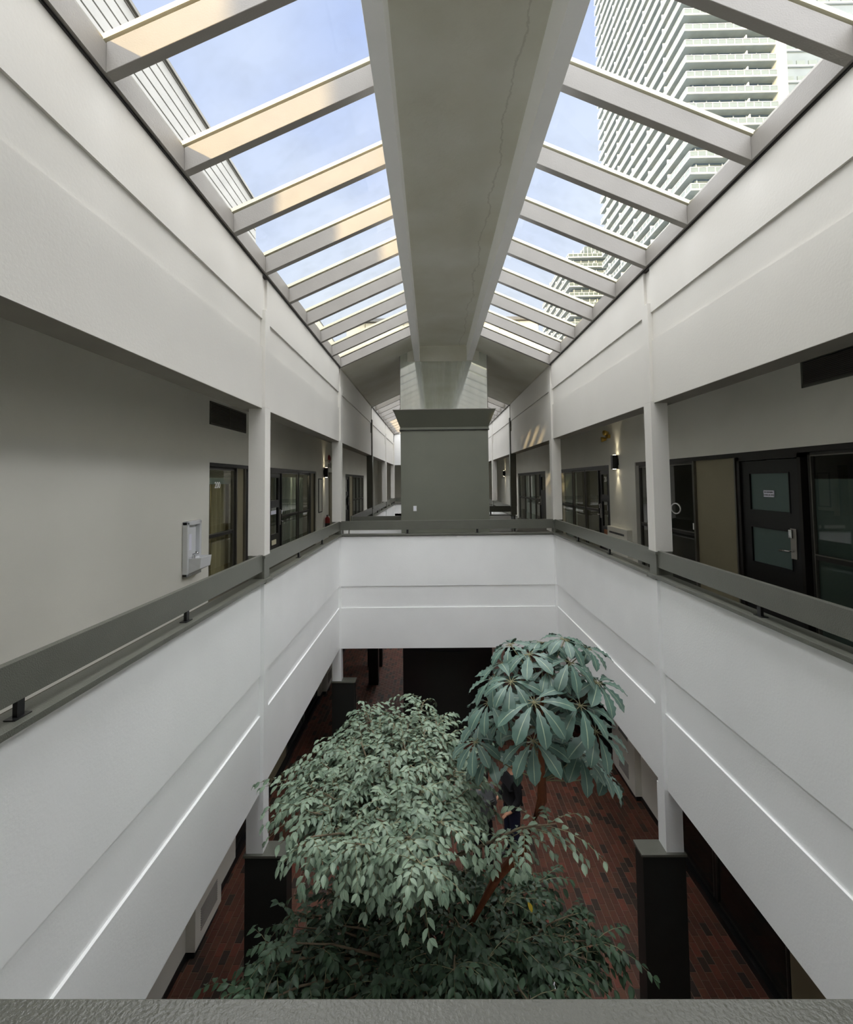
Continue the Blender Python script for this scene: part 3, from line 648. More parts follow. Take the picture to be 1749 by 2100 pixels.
# right, near suite
header(1, 2.6, 9.72, 'dark bronze head trim over the near right shopfront')
window(1, 2.62, 3.9, Zb, ZHD-.03, 'frosted window at the right edge, closest to the viewer', zb(-.85), [(Zb, zb(-.0))]); window(1, 3.92, 5.33, Zb, ZHD-.03, 'wide frosted window just right of the black lever door', zb(-.85), [(Zb+.03, zb(-.88)), (zb(-.82), zb(-.02))])
dr = door(1, 5.40, 6.52, Zb, ZHD-.03, 'black door with two frosted lights and a steel lever plate', [(zb(-1.05), zb(-.62)), (zb(-.40), zb(.05))], 5.58, lm='frost')
q = MB(); cb(q, 1, .05, .058, 5.88, 6.06, zb(-.235), zb(-.155)); sp = q.build('sign_plate', 'paper', dr)
for i, (s_, zz) in enumerate((('NO CANVASSERS', -.178), ('COUNSELLOR OFFICE', -.212))): text('sign_lettering', s_, .024, (CR+.049, 5.97, zb(zz)), (PI/2, 0, -PI/2), 'ink', sp, .0004, .8)
infill(1, 6.56, 7.62, Zb, ZHD-.03, 'wide olive infill panel left of the black lever door')
wr_ = window(1, 7.64, 9.66, Zb, ZHD-.03, 'dark right window with a pale ring logo, half behind the second right column', zb(-.87))
q = MB(); q.tube([(CR+.066, 8.28+.15*math.cos(a), zb(-.5)+.085*math.sin(a)) for a in [2*PI*i/20 for i in range(21)]], .011, 6, caps=False); q.build('ring_decal', 'num', wr_)
q = MB(); cb(q, 1, .06, .066, 7.68, 7.75, zb(-.80), zb(-.70)); q.build('round_decal', 'num', wr_)
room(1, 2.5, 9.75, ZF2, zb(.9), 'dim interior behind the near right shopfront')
bs = thing('sack', 'pale crumpled bag on the floor inside the dark right window', 'bag', loc=(CR+.5, 8.2, ZF2+.02))
bm_ = bmesh.new(); bmesh.ops.create_icosphere(bm_, subdivisions=3, radius=.16)
for v_ in bm_.verts:
    n = 1+.18*math.sin(9*v_.co.x*6)+.12*math.cos(8*v_.co.z*7); v_.co *= n; v_.co.z = max(-.14, v_.co.z)*1.1+.16
me = bpy.data.meshes.new('sack_body'); bm_.to_mesh(me); bm_.free(); me.materials.append(M['blind']); o = bpy.data.objects.new('sack_body', me); COL.objects.link(o); o.parent = bs
# right, suite 206
header(1, 11.15, 15.65, 'dark bronze head trim over shopfront 206')
d206 = door(1, 11.18, 11.98, Zb, ZHD-.03, 'black door numbered 206 right of the dark office windows', [(zb(-1.1), zb(-.52)), (zb(-.36), zb(.12))], 11.88)
text('number_lettering', '206', .17, (CR+.055, 11.5, zb(0)), (PI/2, 0, -PI/2), 'num', d206)
q = MB(); cb(q, 1, .03, .044, 11.42, 11.66, zb(-1.28), zb(-1.17)); q.build('name_plate', 'walnut', d206); q = MB(); cb(q, 1, .05, .056, 11.38, 11.46, zb(-.72), zb(-.6)); q.build('paper_sign', 'paper', d206)
for i, (a, b) in enumerate(((12.0, 13.05), (13.07, 14.2), (14.22, 15.6))): window(1, a, b, Zb, ZHD-.03, '%s window left of door 206' % ('first', 'second', 'third')[i], zb(-.75))
curtain(1, 14.4, 15.5, ZF2+.03, zb(.2), .2, 'blind', .02, .12, 'pale drape in the third window left of door 206')
room(1, 11.1, 15.7, ZF2, zb(.9), 'dim office interior behind the windows left of door 206')
q = MB(); cb(q, 1, 2.5, 2.55, 12.0, 13.9, zb(-.55), zb(.05)); o = q.build('office_window', 'cream'); tag(o, 'pale lit inner window seen through the glass left of door 206', 'window')
q = MB(); cb(q, 1, .9, 1.5, 12.3, 13.9, zb(-1.05), zb(-1.0)); cb(q, 1, .95, 1.45, 12.35, 12.4, ZF2, zb(-1.05)); cb(q, 1, .95, 1.45, 13.8, 13.85, ZF2, zb(-1.05)); o = q.build('office_desk', 'blind'); tag(o, 'pale office desk behind the windows of suite 206', 'desk')
# right, far suite
header(1, 17.4, 23.0, 'dark bronze head trim over the far right shopfront')
door(1, 17.45, 18.5, Zb, ZHD-.03, 'plain black door at the near end of the far right shopfront', [(zb(-.36), zb(.12))], 18.4)
for i, (a, b) in enumerate(((18.5, 19.4), (19.4, 20.5), (20.5, 21.6), (21.6, 22.98))): window(1, a, b, Zb, ZHD-.03, '%s glazed unit of the far right shopfront' % ('first', 'second', 'third', 'fourth')[i], zb(-.75))
room(1, 17.3, 23.1, ZF2, zb(.9), 'dim interior of the far right suite')
curtain(1, 20.6, 22.9, ZF2+.03, zb(.2), .3, 'blind', .02, .12, 'pale drape in the far right shopfront')
q = MB(); cb(q, -1, -.012, .02, 15.8, 16.75, Zb, zb(.3)); o = q.build('door_service', 'olive'); tag(o, 'olive service door by the fire extinguisher', 'door', kind='structure')
q = MB(); cb(q, -1, -.03, .02, 15.75, 15.8, Zb, zb(.34)); cb(q, -1, -.03, .02, 16.75, 16.8, Zb, zb(.34)); cb(q, -1, -.03, .02, 15.75, 16.8, zb(.3), zb(.34)); q.build('door_frame', 'olive', o)
# ground floor shopfronts
for sg, nm in ((-1, 'left'), (1, 'right')):
    for i, (a, b) in enumerate(fr_lo[sg]):
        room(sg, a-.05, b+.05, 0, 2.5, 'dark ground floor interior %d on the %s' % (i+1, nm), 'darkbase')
        y = a; k = 0
        while y < b-.3:
            y2 = min(b, y+1.5)
            if k % 3 == 1:
                o = MB(); cb(o, sg, .05, .09, y+.02, y2-.02, .12, 2.28); p = o.build('wall_infill', 'olive'); tag(p, 'olive panel %d in ground floor shopfront %d on the %s' % (k, i+1, nm), 'wall', kind='structure')
            else: window(sg, y, y2, .12, 2.3, 'ground floor %s shopfront %d, pane unit %d from the viewer' % (nm, i+1, k+1))
            y = y2; k += 1
def pier(sg, y0, y1, label, gy):
    t = thing('wall_pier', label, 'wall', kind='structure')
    q = MB(); cb(q, sg, -.13, .02, y0, y1, .1, 2.3); q.build('casing', 'corr', t, bevel=.006)
    q = MB(); cb(q, sg, -.10, .02, y0+.03, y1-.03, 0, .1); q.build('toe_kick', 'black', t)
    for z0 in (.25, 1.0):
        q = MB()
        for i in range(10): cb(q, sg, -.138, -.13, gy, gy+.5, z0+i*.03, z0+i*.03+.014)
        q.build('grille', 'rafter' if z0 < .5 else 'room', t)
pier(-1, 6.75, 7.55, 'beige pier with pale grille on the left ground wall', 6.9); pier(1, 9.9, 11.1, 'beige pier with grilles beside the umbrella tree, right ground wall', 10.2); pier(-1, 14.8, 16.2, 'beige pier far along the left ground wall', 15.0)

# ------------------------------------------------------------------ corridor fixtures
def vent(sg, y0, y1, z0, z1, label):
    t = thing('vent_grille', label, 'vent')
    q = MB(); m_ = (y0+y1)/2
    for a, b, c_, d_ in ((y0, y1, z0, z0+.025), (y0, y1, z1-.025, z1), (y0, y0+.025, z0, z1), (y1-.025, y1, z0, z1), (m_-.015, m_+.015, z0, z1)): cb(q, sg, -.015, 0, a, b, c_, d_)
    q.build('frame', 'dark', t)
    q = MB(); cb(q, sg, -.003, 0, y0+.02, y1-.02, z0+.02, z1-.02); q.build('duct_backing', 'black', t)
    n = 13
    for i in range(n):
        z = z0+.03+i*(z1-z0-.06)/n; q = MB(); cb(q, sg, -.012, -.002, y0+.025, y1-.025, z, z+.011); q.build('slat', 'alu', t)
vent(-1, 7.28, 8.70, zb(.905), zb(1.26), 'dark two part vent grille high on the left corridor wall'); vent(1, 3.6, 5.28, zb(.96), zb(1.26), 'black vent grille high on the right corridor wall')
def sconce(sg, y, z, label, power=5):
    t = thing('wall_sconce', label, 'lamp', 'black up and down wall lamps'); X = cx(sg)
    q = MB(); a = X-sg*.13; q.box(min(a, X-sg*.02), max(a, X-sg*.02), y-.055, y+.055, z-.15, z+.15)
    q.build('housing', 'black', t, bevel=.003)
    q = MB(); cb(q, sg, -.025, 0, y-.05, y+.05, z-.07, z+.07); q.build('back_plate', 'black', t)
    for s, up in ((1, 'up'), (-1, 'down')):
        q = MB(); q.tube([(X-sg*.075, y, z+s*.150), (X-sg*.075, y, z+s*.153)], .035, 12); q.build('lens', 'lampglow', t)
        l = bpy.data.lights.new('sconce_beam', 'SPOT'); l.energy = power*(1 if s > 0 else 1.1); l.color = (1, .88, .62); l.spot_size = math.radians(62); l.spot_blend = .8; l.shadow_soft_size = .02
        lo = bpy.data.objects.new('sconce_beam', l); COL.objects.link(lo); lo.parent = t; lo.location = (X-sg*.075, y, z+s*.16); lo.rotation_euler = (PI if s > 0 else 0, 0, 0)
sconce(1, 10.6, zb(.375), 'black up and down lamp on the right wall beside door 206'); sconce(-1, 15.05, zb(.32), 'black up and down lamp on the left wall above the extinguisher'); sconce(1, 26.9, zb(.4), 'black up and down lamp far along the right wall')
em = thing('emergency_light', 'small twin headed amber emergency light high on the right wall', 'lamp', loc=(CR, 11.06, zb(.975)))
q = MB(); cb(q, 1, -.06, 0, 10.98, 11.14, zb(.93), zb(1.01)); q.build('battery_box', 'brass', em, bevel=.005)
for dy, dz in ((-.08, .07), (.05, -.06)):
    q = MB(); q.tube([(CR-.05, 11.06+dy, zb(.975+dz)), (CR-.12, 11.06+dy*1.2, zb(.975+dz)), (CR-.16, 11.06+dy*1.3, zb(.97+dz))], [.03, .055, .06], 10); q.build('lamp_head', 'brass', em, smooth=True)
bh = thing('baseboard_heater', 'low metal heater under the sconce on the right corridor wall', 'heater', loc=(CR, 10.5, ZF2))
q = MB(); cb(q, 1, -.11, 0, 9.95, 11.05, ZF2+.05, zb(-1.03)); q.build('casing', 'corr', bh, bevel=.006)
q = MB()
for i in range(14): cb(q, 1, -.116, -.108, 10.1+i*.06, 10.14+i*.06, zb(-1.17), zb(-1.13))
q.build('vent_slots', 'black', bh)
# fountain
ft = thing('drinking_fountain', 'white ceramic wall drinking fountain on the left corridor wall', 'drinking fountain', loc=(CL, 6.64, zb(-1.2)))
fy0, fy1, fz0, fz1 = 6.52, 6.92, zb(-1.24), zb(-.50)
q = MB()
for r in ((fy0, fy0+.05, fz0, fz1), (fy1-.05, fy1, fz0, fz1), (fy0, fy1, fz1-.055, fz1), (fy0, fy1, fz0, fz0+.05)): cb(q, -1, -.075, 0, *r)
q.build('surround', 'ceramic', ft, bevel=.012)
q = MB(); cb(q, -1, -.015, 0, fy0+.04, fy1-.04, fz0+.05, fz1-.05); q.build('back_panel', 'ceramic', ft)
q = MB(); X = CL
q.v = [(X, fy0+.03, zb(-1.235)), (X, fy1-.03, zb(-1.235)), (X+.225, fy1-.05, zb(-1.13)), (X+.225, fy0+.05, zb(-1.13)), (X, fy0+.03, zb(-.995)), (X, fy1-.03, zb(-.995)), (X+.24, fy1-.04, zb(-.985)), (X+.24, fy0+.04, zb(-.985)),
       (X+.07, fy0+.07, zb(-.995)), (X+.07, fy1-.07, zb(-.995)), (X+.205, fy1-.07, zb(-.99)), (X+.205, fy0+.07, zb(-.99)), (X+.09, fy0+.12, zb(-1.05)), (X+.09, fy1-.12, zb(-1.05)), (X+.18, fy1-.12, zb(-1.05)), (X+.18, fy0+.12, zb(-1.05))]
q.f = [(0, 1, 2, 3), (0, 4, 5, 1), (1, 5, 6, 2), (2, 6, 7, 3), (3, 7, 4, 0), (4, 8, 9, 5), (5, 9, 10, 6), (6, 10, 11, 7), (7, 11, 8, 4), (8, 12, 13, 9), (9, 13, 14, 10), (10, 14, 15, 11), (11, 15, 12, 8), (12, 15, 14, 13)]; q.mi = [0]*14
q.build('basin', 'ceramic', ft, bevel=.008)
q = MB(); q.tube([(X+.09, 6.66, zb(-1.0)), (X+.09, 6.66, zb(-.95)), (X+.12, 6.66, zb(-.925)), (X+.155, 6.67, zb(-.935))], [.022, .018, .016, .012], 8); q.build('spout', 'chrome', ft, smooth=True)
q = MB(); cb(q, -1, -.02, -.016, fy0+.06, fy0+.22, zb(-.9), zb(-.68)); nt_ = q.build('paper_notice', 'paper', ft)
q = MB(); cb(q, -1, -.021, -.02, fy0+.08, fy0+.14, zb(-.725), zb(-.715)); cb(q, -1, -.021, -.02, fy0+.08, fy0+.11, zb(-.76), zb(-.75)); q.build('print', 'ink', nt_)
# extinguisher, alarm, notice board
ex = thing('fire_extinguisher', 'red fire extinguisher hanging low on the left corridor wall', 'fire extinguisher', loc=(CL+.1, 15.1, zb(-1.45)))
q = MB(); q.tube([(CL+.1, 15.1, z) for z in (zb(-1.5), zb(-1.48), zb(-1.1), zb(-1.06), zb(-1.03))], [.06, .075, .075, .05, .025], 14); q.build('cylinder', 'red', ex, smooth=True)
q = MB(); q.tube([(CL+.1, 15.1, zb(-1.36)), (CL+.1, 15.1, zb(-1.24))], .077, 14); q.build('label_band', 'black', ex)
q = MB(); q.box(CL+.085, CL+.115, 15.02, 15.18, zb(-1.03), zb(-.99)); q.build('valve_handle', 'black', ex); q = MB(); q.tube([(CL+.1, 15.12, zb(-1.01)), (CL+.12, 15.25, zb(-1.05)), (CL+.12, 15.33, zb(-1.2))], .012, 6); q.build('hose', 'num', ex)
al = thing('fire_alarm', 'dark red fire alarm bell beside the left wall lamp', 'alarm', loc=(CL, 15.75, zb(.8)))
q = MB(); q.tube([(CL, 15.75, zb(.78)), (CL+.04, 15.75, zb(.78)), (CL+.07, 15.75, zb(.78))], [.13, .12, .05], 16); q.build('bell', 'red', al, smooth=True); q = MB(); cb(q, -1, -.04, 0, 15.68, 15.84, zb(.5), zb(.62)); q.build('junction_box', 'rafter', al)
em2 = thing('emergency_light', 'white twin emergency light just above the left wall lamp', 'lamp', loc=(CL, 15.4, zb(.6)))
q = MB(); q.tube([(CL+.02, 15.2, zb(.68)), (CL+.1, 15.3, zb(.70)), (CL+.12, 15.5, zb(.6)), (CL+.1, 15.58, zb(.48))], .018, 8); q.build('conduit', 'rafter', em2, smooth=True)
nb = thing('notice_frame', 'thin dark framed panel on the left wall before the extinguisher', 'frame'); q = MB()
for r in ((14.3, 14.33, zb(-.85), zb(.1)), (14.3, 14.75, zb(-.88), zb(-.85)), (14.72, 14.75, zb(-.85), zb(.1)), (14.3, 14.75, zb(.1), zb(.13))): cb(q, -1, -.02, 0, *r)
q.build('frame', 'room', nb); q = MB(); cb(q, -1, -.01, 0, 14.33, 14.72, zb(-.85), zb(.1)); q.build('backing', 'corr', nb)
nb = thing('wall_notice', 'small white notice far along the right corridor wall', 'notice'); q = MB(); cb(q, 1, -.008, 0, 24.4, 24.9, zb(-.35), zb(0)); q.build('sheet', 'paper', nb)
# ------------------------------------------------------------------ plants
def leaf_geo(kind):
    if kind == 'ficus':
        prof = [(0, 0, 0), (.22, .19, .01), (.5, .25, -.01), (.78, .15, -.07), (1, 0, -.16)]; fold = .35
    else:
        prof = [(0, .012, 0), (.12, .045, .025), (.22, .085, .035), (.32, .125, .037), (.42, .158, .03), (.52, .182, .017), (.62, .2, -.005), (.71, .205, -.035), (.8, .188, -.07), (.88, .14, -.115), (.95, .08, -.155), (1, 0, -.2)]; fold = .25
    V, UV, Fs = [], [], []
    for i, (y, w_, z) in enumerate(prof):
        wob = (.014 if (i % 2) else -.014) if kind != 'ficus' else 0
        for s in (-1, 0, 1):
            V.append((s*(w_+(wob if s else 0)*(w_ > .03)), y, z+abs(s)*w_*fold*(1 if kind == 'ficus' else (.8 if i % 2 else -.1)))); UV.append((.5+s*.5, y))
    for i in range(len(prof)-1):
        a = i*3; Fs += [(a, a+1, a+4, a+3), (a+1, a+2, a+5, a+4)]
    return np.array(V), np.array(UV), np.array(Fs)
def leaf_mesh(kind, m):
    V, UV, Fs = leaf_geo(kind); me = bpy.data.meshes.new('leaf'); me.from_pydata(V.tolist(), [], Fs.tolist()); me.materials.append(M[m])
    u = me.uv_layers.new(name='UVMap'); u.data.foreach_set('uv', UV[Fs.reshape(-1)].reshape(-1).astype(np.float32)); me.polygons.foreach_set('use_smooth', [True]*len(me.polygons)); return me
def leaf_matrix(pos, d, up, size, roll=0):
    y = d.normalized(); x = y.cross(up)
    if x.length < 1e-4: x = y.cross(Vector((1, .2, 0)))
    x.normalize(); z = x.cross(y)
    R_ = Matrix(((x.x, y.x, z.x), (x.y, y.y, z.y), (x.z, y.z, z.z))) @ Matrix.Rotation(roll, 3, 'Y')
    m4 = (R_*size).to_4x4(); m4.translation = pos; return m4
def place_leaves(mats, kind, m, root, nobj=298):
    me = leaf_mesh(kind, m); cp = Vector((0, 0, E))
    def key(mm):
        v = mm.translation-cp; return v.length/ max(.01, mm.to_scale()[0])
    mats = sorted(mats, key=key)
    for mm in mats[:nobj]:
        o = bpy.data.objects.new('leaf', me); COL.objects.link(o); o.parent = root; o.matrix_world = mm
        o.matrix_basis = mm
    rest = mats[nobj:]
    if rest:
        V, UV, Fs = leaf_geo(kind); A = np.array([[list(r) for r in mm] for mm in rest]); Vh = np.c_[V, np.ones(len(V))]
        W = np.einsum('nij,vj->nvi', A, Vh)[:, :, :3].reshape(-1, 3); FF = (Fs[None]+len(V)*np.arange(len(rest))[:, None, None]).reshape(-1, 4)
        q = bpy.data.meshes.new('foliage'); q.vertices.add(len(W)); q.vertices.foreach_set('co', W.reshape(-1)); q.loops.add(FF.size); q.loops.foreach_set('vertex_index', FF.reshape(-1))
        q.polygons.add(len(FF)); q.polygons.foreach_set('loop_start', np.arange(0, FF.size, 4)); q.polygons.foreach_set('loop_total', np.full(len(FF), 4)); q.update(calc_edges=True)
        u = q.uv_layers.new(name='UVMap'); u.data.foreach_set('uv', np.tile(UV[Fs.reshape(-1)], (len(rest), 1)).reshape(-1)); q.materials.append(M[m])
        q.polygons.foreach_set('use_smooth', [True]*len(FF))
        o = bpy.data.objects.new('foliage', q); COL.objects.link(o); o.parent = root; o['kind'] = 'stuff'
def ficus(label, base, tips, m, seed, ntw, size, trunk_r=.045, droop=.5, fork=.45):
    R_ = random.Random(seed); t = thing('ficus_tree', label, 'plant', 'weeping figs in the ground floor planter'); base = Vector(base)
    tr = MB(); br = MB(); tw = MB(); mats = []
    zmid = base.z+(max(p[2] for p in tips)-base.z)*fork; top = Vector((base.x, base.y, zmid))
    tr.tube([base, base.lerp(top, .5)+Vector((.04, -.03, 0)), top], [trunk_r*1.2, trunk_r, trunk_r*.85], 8)
    for p in tips:
        p = Vector(p[:3]+()); q = [top]; mid = top.lerp(p, .5)+Vector((R_.uniform(-.1, .1), R_.uniform(-.1, .1), .12)); q += [top.lerp(mid, .5)+Vector((0, 0, .05)), mid, mid.lerp(p, .55)+Vector((0, 0, .05)), p]
        br.tube(q, [trunk_r*.6, trunk_r*.45, trunk_r*.32, trunk_r*.2, .005], 5)
        out = Vector((p.x-base.x, p.y-base.y, 0)); out = out.normalized() if out.length > .15 else Vector((R_.uniform(-1, 1), R_.uniform(-1, 1), 0)).normalized()
        for k in range(ntw):
            f = R_.random()**.6; s = mid.lerp(p, .2+.8*f)
            d = (out*R_.uniform(.0, 1)+Vector((R_.uniform(-1, 1), R_.uniform(-1, 1), R_.uniform(-.15, .55)))).normalized()
            ln = R_.uniform(.22, .5); n = 9; pts = [s.copy()]; dd = d.copy()
            for i in range(n):
                dd = (dd+Vector((0, 0, -droop*(.12+.03*i)))).normalized(); pts.append(pts[-1]+dd*ln/n)
                sd = dd.cross(Vector((0, 0, 1)));
                if sd.length < .05: sd = Vector((1, 0, 0))
                sd.normalize(); sgn = 1 if (i+k) % 2 else -1
                ld = (dd*.7+sd*sgn*R_.uniform(.5, 1.1)+Vector((0, 0, R_.uniform(-.55, -.05)))).normalized()
                mats.append(leaf_matrix(pts[-1], ld, Vector((R_.uniform(-.3, .3), R_.uniform(-.45, .15), 1)), size*R_.uniform(.75, 1.2), R_.uniform(-.4, .4)))
            mats.append(leaf_matrix(pts[-1], dd+Vector((0, 0, -.4)), Vector((0, -.2, 1)), size*1.05, 0))
            tw.tube(pts[::3]+[pts[-1]], [.0035, .003, .0025, .0015, .001][:len(pts[::3])+1], 3)
    tr.build('trunk', 'bark', t, smooth=True); br.build('branches', 'bark', t, smooth=True); o = tw.build('twigs', 'twig', t); o['kind'] = 'stuff'
    place_leaves(mats, 'ficus', m, t); return t
R_ = random.Random(11)
tips = []
for i in range(60):
    a = i*2.399; r = math.sqrt((i+.5)/60)
    x = -.47+r*.88*math.cos(a); y = 5.12+r*1.22*math.sin(a)
    
    if not (x > .12 and y < 4.6): tips.append((x, y, zb(-2.74-.16*r*r+R_.uniform(-.12, .06))))
for a, b, c in ((.95, 4.05, -2.74), (-1.1, 4.5, -2.82), (-1.18, 5.2, -2.86), (-.12, 3.62, -2.72), (-.2, 3.85, -2.7), (-.62, 3.9, -2.78), (-1.0, 4.0, -2.8), (-.9, 6.3, -2.85), (-.15, 6.3, -2.78)): tips.append((a, b, zb(c)))
PY = 4.9
ficus('tall weeping fig with pale green crown spreading over the planter', (-.3, PY, .45), tips, 'leaf', 3, 17, .076, fork=.62)
tips2 = []
for i in range(70):
    a = i*2.399+1; r = math.sqrt((i+.5)/70)
    x = -.1+r*1.5*math.cos(a); y = 4.75+r*.95*math.sin(a)
    tips2.append((x, y, zb(-4.05-.3*r*r+R_.uniform(-.3, .1))))
for a, b, c in ((1.5, 4.75, -4.25), (1.3, 4.9, -4.15), (1.15, 5.4, -4.2), (.95, 5.5, -4.2), (-1.5, 4.4, -4.15), (-1.7, 4.35, -4.3), (-1.35, 4.5, -4.05), (-1.55, 4.1, -4.2)): tips2.append((a, b, zb(c)))
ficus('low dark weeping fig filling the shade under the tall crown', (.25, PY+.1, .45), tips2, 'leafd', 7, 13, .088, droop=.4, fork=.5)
# planter
pl = thing('planter', 'square dark planter box holding the trees on the brick floor', 'planter', loc=(.1, PY, 0))
q = MB()
for r in ((-.9, 1.1, PY-1, PY-.92), (-.9, 1.1, PY+.92, PY+1), (-.9, -.82, PY-.92, PY+.92), (1.02, 1.1, PY-.92, PY+.92)): q.box(*r, 0, .5)
q.build('box_wall', 'darkbase', pl, bevel=.01)
q = MB(); q.box(-.82, 1.02, PY-.92, PY+.92, .1, .45); q.build('soil', 'soil', pl)
# umbrella tree
ut = thing('umbrella_tree', 'tall umbrella tree with big drooping leaf rosettes on a leaning brown trunk', 'plant')
def pix(px, py, Y):
    d = cf + cr*((px-874.5)/F) - cu*((py-CY)/F); return Vector((d.x, d.y, d.z))*(Y/d.y)+Vector((0, 0, E))
tp = [Vector((-.25, 5.0, .45)), Vector((.05, 4.9, 1.6)), Vector((.55, 4.75, 2.6)), pix(1072, 1740, 4.62), pix(1112, 1640, 4.6), pix(1110, 1560, 4.6), pix(1108, 1480, 4.6), pix(1115, 1400, 4.6)]
MB().tube(tp, [.05, .045, .042, .04, .045, .03, .02, .012], 9).build('trunk', 'bark2', ut, smooth=True)
umbels = [(1095, 1440, 4.25, 1.0), (1190, 1447, 4.35, 1.0), (1093, 1520, 4.35, 1.05), (1048, 1398, 4.4, .9), (1168, 1358, 4.5, .85), (1085, 1342, 4.6, .85), (1122, 1374, 4.5, .75), (1012, 1392, 4.7, .9), (1002, 1440, 4.6, .95), (1158, 1312, 4.7, .85), (1046, 1322, 4.85, .85), (1004, 1548, 4.7, .85),
          (1188, 1545, 4.6, .95), (1222, 1500, 4.45, 1.0), (1225, 1400, 4.6, .9), (1110, 1318, 4.9, .8), (975, 1522, 4.7, .8), (1195, 1385, 4.9, .9), (1035, 1470, 4.9, .95), (1135, 1500, 4.9, 1.0), (1205, 1330, 4.9, .8), (1140, 1550, 4.8, .95), (1215, 1560, 5.0, .95), (1240, 1590, 5.1, .9), (985, 1480, 4.9, .85), (1075, 1555, 5.0, .95), (1060, 1440, 4.85, .9), (1150, 1440, 4.85, .9), (1030, 1360, 4.9, .85)]
R_ = random.Random(21); lm = []; pet = MB(); stems = MB()
for px, py, Y, s in umbels:
    c = pix(px, py, Y); core = pix(1112, min(1600, max(1400, py+60)), 4.62)
    stems.tube([core, core.lerp(c, .5)+Vector((0, 0, -.03)), c], [.008, .006, .005], 5)
    axis = ((c-core).normalized()*.6+Vector((0, -.35, .9))).normalized(); n = R_.choice((8, 9, 9, 10))
    a = axis.cross(Vector((1, 0, 0))).normalized(); b = axis.cross(a); ph = R_.uniform(0, 6)
    for k in range(n):
        th = ph+2*PI*k/n+R_.uniform(-.12, .12); o_ = a*math.cos(th)+b*math.sin(th)
        d = (o_+axis*R_.uniform(-.1, .25)).normalized(); st = c+d*.055*s
        pet.tube([c, st], .0035, 4)
        ld = (d+Vector((0, 0, R_.uniform(-.6, -.12)))).normalized()
        lm.append(leaf_matrix(st, ld, axis+Vector((0, 0, .5)), .285*s*R_.uniform(.88, 1.12), R_.uniform(-.15, .15)))
stems.build('leaf_stalks', 'twig', ut, smooth=True); pet.build('petioles', 'twig', ut)
place_leaves(lm, 'umb', 'umb', ut)
yl = leaf_mesh('ficus', 'yel'); o = bpy.data.objects.new('fallen_leaf', yl); COL.objects.link(o); o.matrix_world = leaf_matrix(pix(1082, 1850, 4.85), Vector((.3, -.2, -.5)), Vector((0, -.4, 1)), .09); tag(o, 'single bright yellow leaf caught low in the dark foliage', 'leaf')
# white stand on the floor by the planter
ws = thing('display_stand', 'white slanted notice stand half hidden under the foliage by the planter', 'stand')
p0 = pix(1092, 2000, 5.6); x0 = 1.06; z0 = p0.z
box('pedestal', 'corr', x0-.03, x0+.19, 5.3, 5.95, 0, z0-.12, ws)
q = MB(); q.prism([(5.35, z0-.08), (5.85, z0+.12), (5.85, z0+.16), (5.35, z0-.04)], 'x', x0-.08, x0+.2); q.build('slanted_top', 'ceramic', ws, bevel=.005)
q = MB(); q.prism([(5.4, z0-.018), (5.8, z0+.142), (5.8, z0+.146), (5.4, z0-.014)], 'x', x0-.03, x0+.17); q.build('sheet', 'paper', ws)
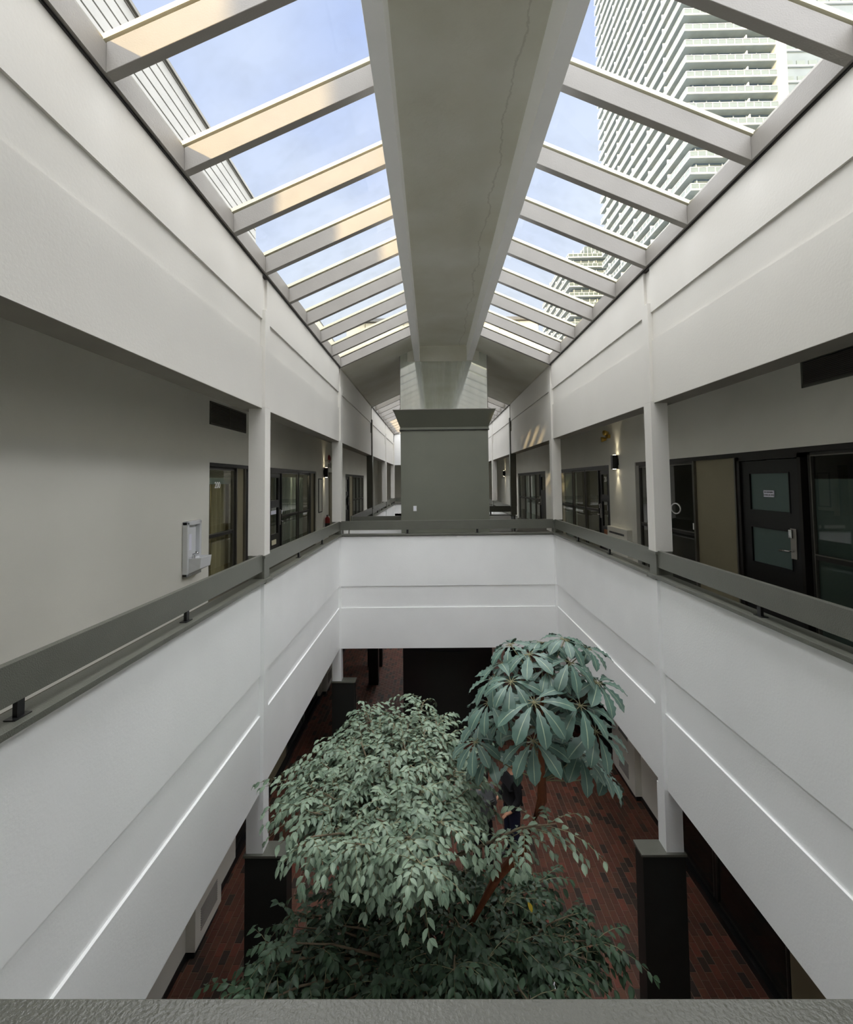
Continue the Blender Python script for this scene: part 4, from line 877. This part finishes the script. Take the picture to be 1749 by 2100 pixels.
# ------------------------------------------------------------------ people
def person(label, x, y, face, top, legs, hairm, h=1.7):
    t = thing('person', label, 'person', loc=(x, y, 0)); t.rotation_euler = (0, 0, face)
    def skin(name, verts, edges, m, sub=2):
        me = bpy.data.meshes.new(name); me.from_pydata([v_[:3] for v_ in verts], [], edges); me.materials.append(M[m]); o = bpy.data.objects.new(name, me); COL.objects.link(o); o.parent = t
        s = o.modifiers.new('skin', 'SKIN'); s.use_smooth_shade = True
        for i, v_ in enumerate(verts): r = v_[3]; me.skin_vertices[0].data[i].radius = (r, r if len(v_) < 5 else v_[4])
        me.skin_vertices[0].data[0].use_root = True; u = o.modifiers.new('sub', 'SUBSURF'); u.levels = u.render_levels = sub; return o
    k = h/1.7
    V = [(0, 0, .95, .11, .08), (0, 0, 1.12, .10, .075), (0, 0, 1.30, .11, .08), (0, 0, 1.40, .06, .055), (0, .0, 1.47, .055), (0, .01, 1.55, .07, .08), (0, .015, 1.63, .08, .095), (0, .01, 1.69, .045)]
    Ed = [(0, 1), (1, 2), (2, 3), (3, 4), (4, 5), (5, 6), (6, 7)]
    for s in (-1, 1):
        b = len(V); V += [(s*.09, 0, .86, .075), (s*.11, .01, .5, .055), (s*.12, -.02, .12, .045), (s*.12, .0, .05, .045), (s*.13, .13, .03, .035)]; Ed += [(0, b), (b, b+1), (b+1, b+2), (b+2, b+3), (b+3, b+4)]
        b = len(V); V += [(s*.17, 0, 1.36, .045), (s*.225, -.02, 1.10, .036), (s*.215, .13, .93, .028), (s*.195, .19, .9, .024)]; Ed += [(3, b), (b, b+1), (b+1, b+2), (b+2, b+3)]
        for f in range(4):
            c_ = len(V); V += [(s*(.175+.016*f), .235, .885, .0095), (s*(.175+.016*f), .27+.008*(f in (1, 2)), .86, .008)]; Ed += [(b+3, c_), (c_, c_+1)]
        c_ = len(V); V += [(s*.165, .2, .9, .0095), (s*.155, .23, .885, .008)]; Ed += [(b+3, c_), (c_, c_+1)]
    V = [tuple(a*k for a in v_) for v_ in V]; skin('body', V, Ed, 'skin')
    V = [(0, 0, 1.1, .17, .125), (0, 0, .97, .172, .13), (0, 0, .84, .172, .13), (0, 0, 1.22, .17, .125), (0, 0, 1.33, .165, .12), (0, 0, 1.42, .085, .08), (0, 0, 1.455, .075, .07)]; Ed = [(0, 1), (1, 2), (0, 3), (3, 4), (4, 5), (5, 6)]
    for s in (-1, 1): b = len(V); V += [(s*.175, 0, 1.36, .08), (s*.228, -.02, 1.10, .062), (s*.215, .125, .935, .046)]; Ed += [(4, b), (b, b+1), (b+1, b+2)]
    V = [tuple(a*k for a in v_) for v_ in V]; skin('jacket', V, Ed, top)
    V = [(0, 0, .90, .15, .115), (0, 0, 1.0, .14, .11)]; Ed = [(0, 1)]
    for s in (-1, 1): b = len(V); V += [(s*.095, 0, .78, .105), (s*.11, .01, .5, .085), (s*.12, -.015, .1, .065)]; Ed += [(0, b), (b, b+1), (b+1, b+2)]
    V = [tuple(a*k for a in v_) for v_ in V]; skin('trousers', V, Ed, legs)
    for s in (-1, 1):
        q = MB(); q.tube([(s*.12*k, -.06, .045), (s*.125*k, .03, .05), (s*.13*k, .12, .035), (s*.13*k, .19, .025)], [.045, .05, .045, .025], 10); o = q.build('shoe', 'black', None, smooth=True); o.parent = t
    bm2 = bmesh.new(); bmesh.ops.create_uvsphere(bm2, u_segments=18, v_segments=12, radius=1)
    for v_ in bm2.verts: v_.co = Vector((v_.co.x*.098, v_.co.y*.115-.02, v_.co.z*.105+1.645))*k
    bmesh.ops.delete(bm2, geom=[v_ for v_ in bm2.verts if v_.co.y > .05*k and v_.co.z < 1.67*k], context='VERTS')
    me = bpy.data.meshes.new('hair'); bm2.to_mesh(me); bm2.free(); me.materials.append(M[hairm]); me.polygons.foreach_set('use_smooth', [True]*len(me.polygons)); o = bpy.data.objects.new('hair', me); COL.objects.link(o); o.parent = t
    for s in (-1, 1):
        q = MB(); q.tube([(s*.032*k, .088*k, 1.635*k), (s*.032*k, .097*k, 1.635*k)], [.009, .005], 8); o = q.build('eye', 'hair', None); o.parent = t
        q = MB(); q.tube([(s*.08*k, .01*k, 1.60*k), (s*.09*k, -.005, 1.63*k), (s*.084*k, -.01, 1.66*k)], [.012, .018, .012], 6); o = q.build('ear', 'skin', None, smooth=True); o.parent = t
    q = MB(); q.tube([(0, .095*k, 1.635*k), (0, .113*k, 1.60*k), (0, .097*k, 1.59*k)], [.01, .016, .012], 8); o = q.build('nose', 'skin', None, smooth=True); o.parent = t
    q = MB(); q.box(-.025*k, .025*k, (.082*k), .088*k, 1.555*k, 1.564*k); o = q.build('mouth', 'red', None); o.parent = t
    return t
person('person in a grey knit top and black trousers standing behind the fig', .74, 8.15, .5, 'greycloth', 'blackcloth', 'hair', 1.62)
person('person in a black jacket and dark blue jeans beside the leaning trunk', 1.26, 8.45, 1.9, 'blackcloth', 'denim', 'hair', 1.7)
for o in list(bpy.data.objects):
    if '_l' in o: del o['_l']
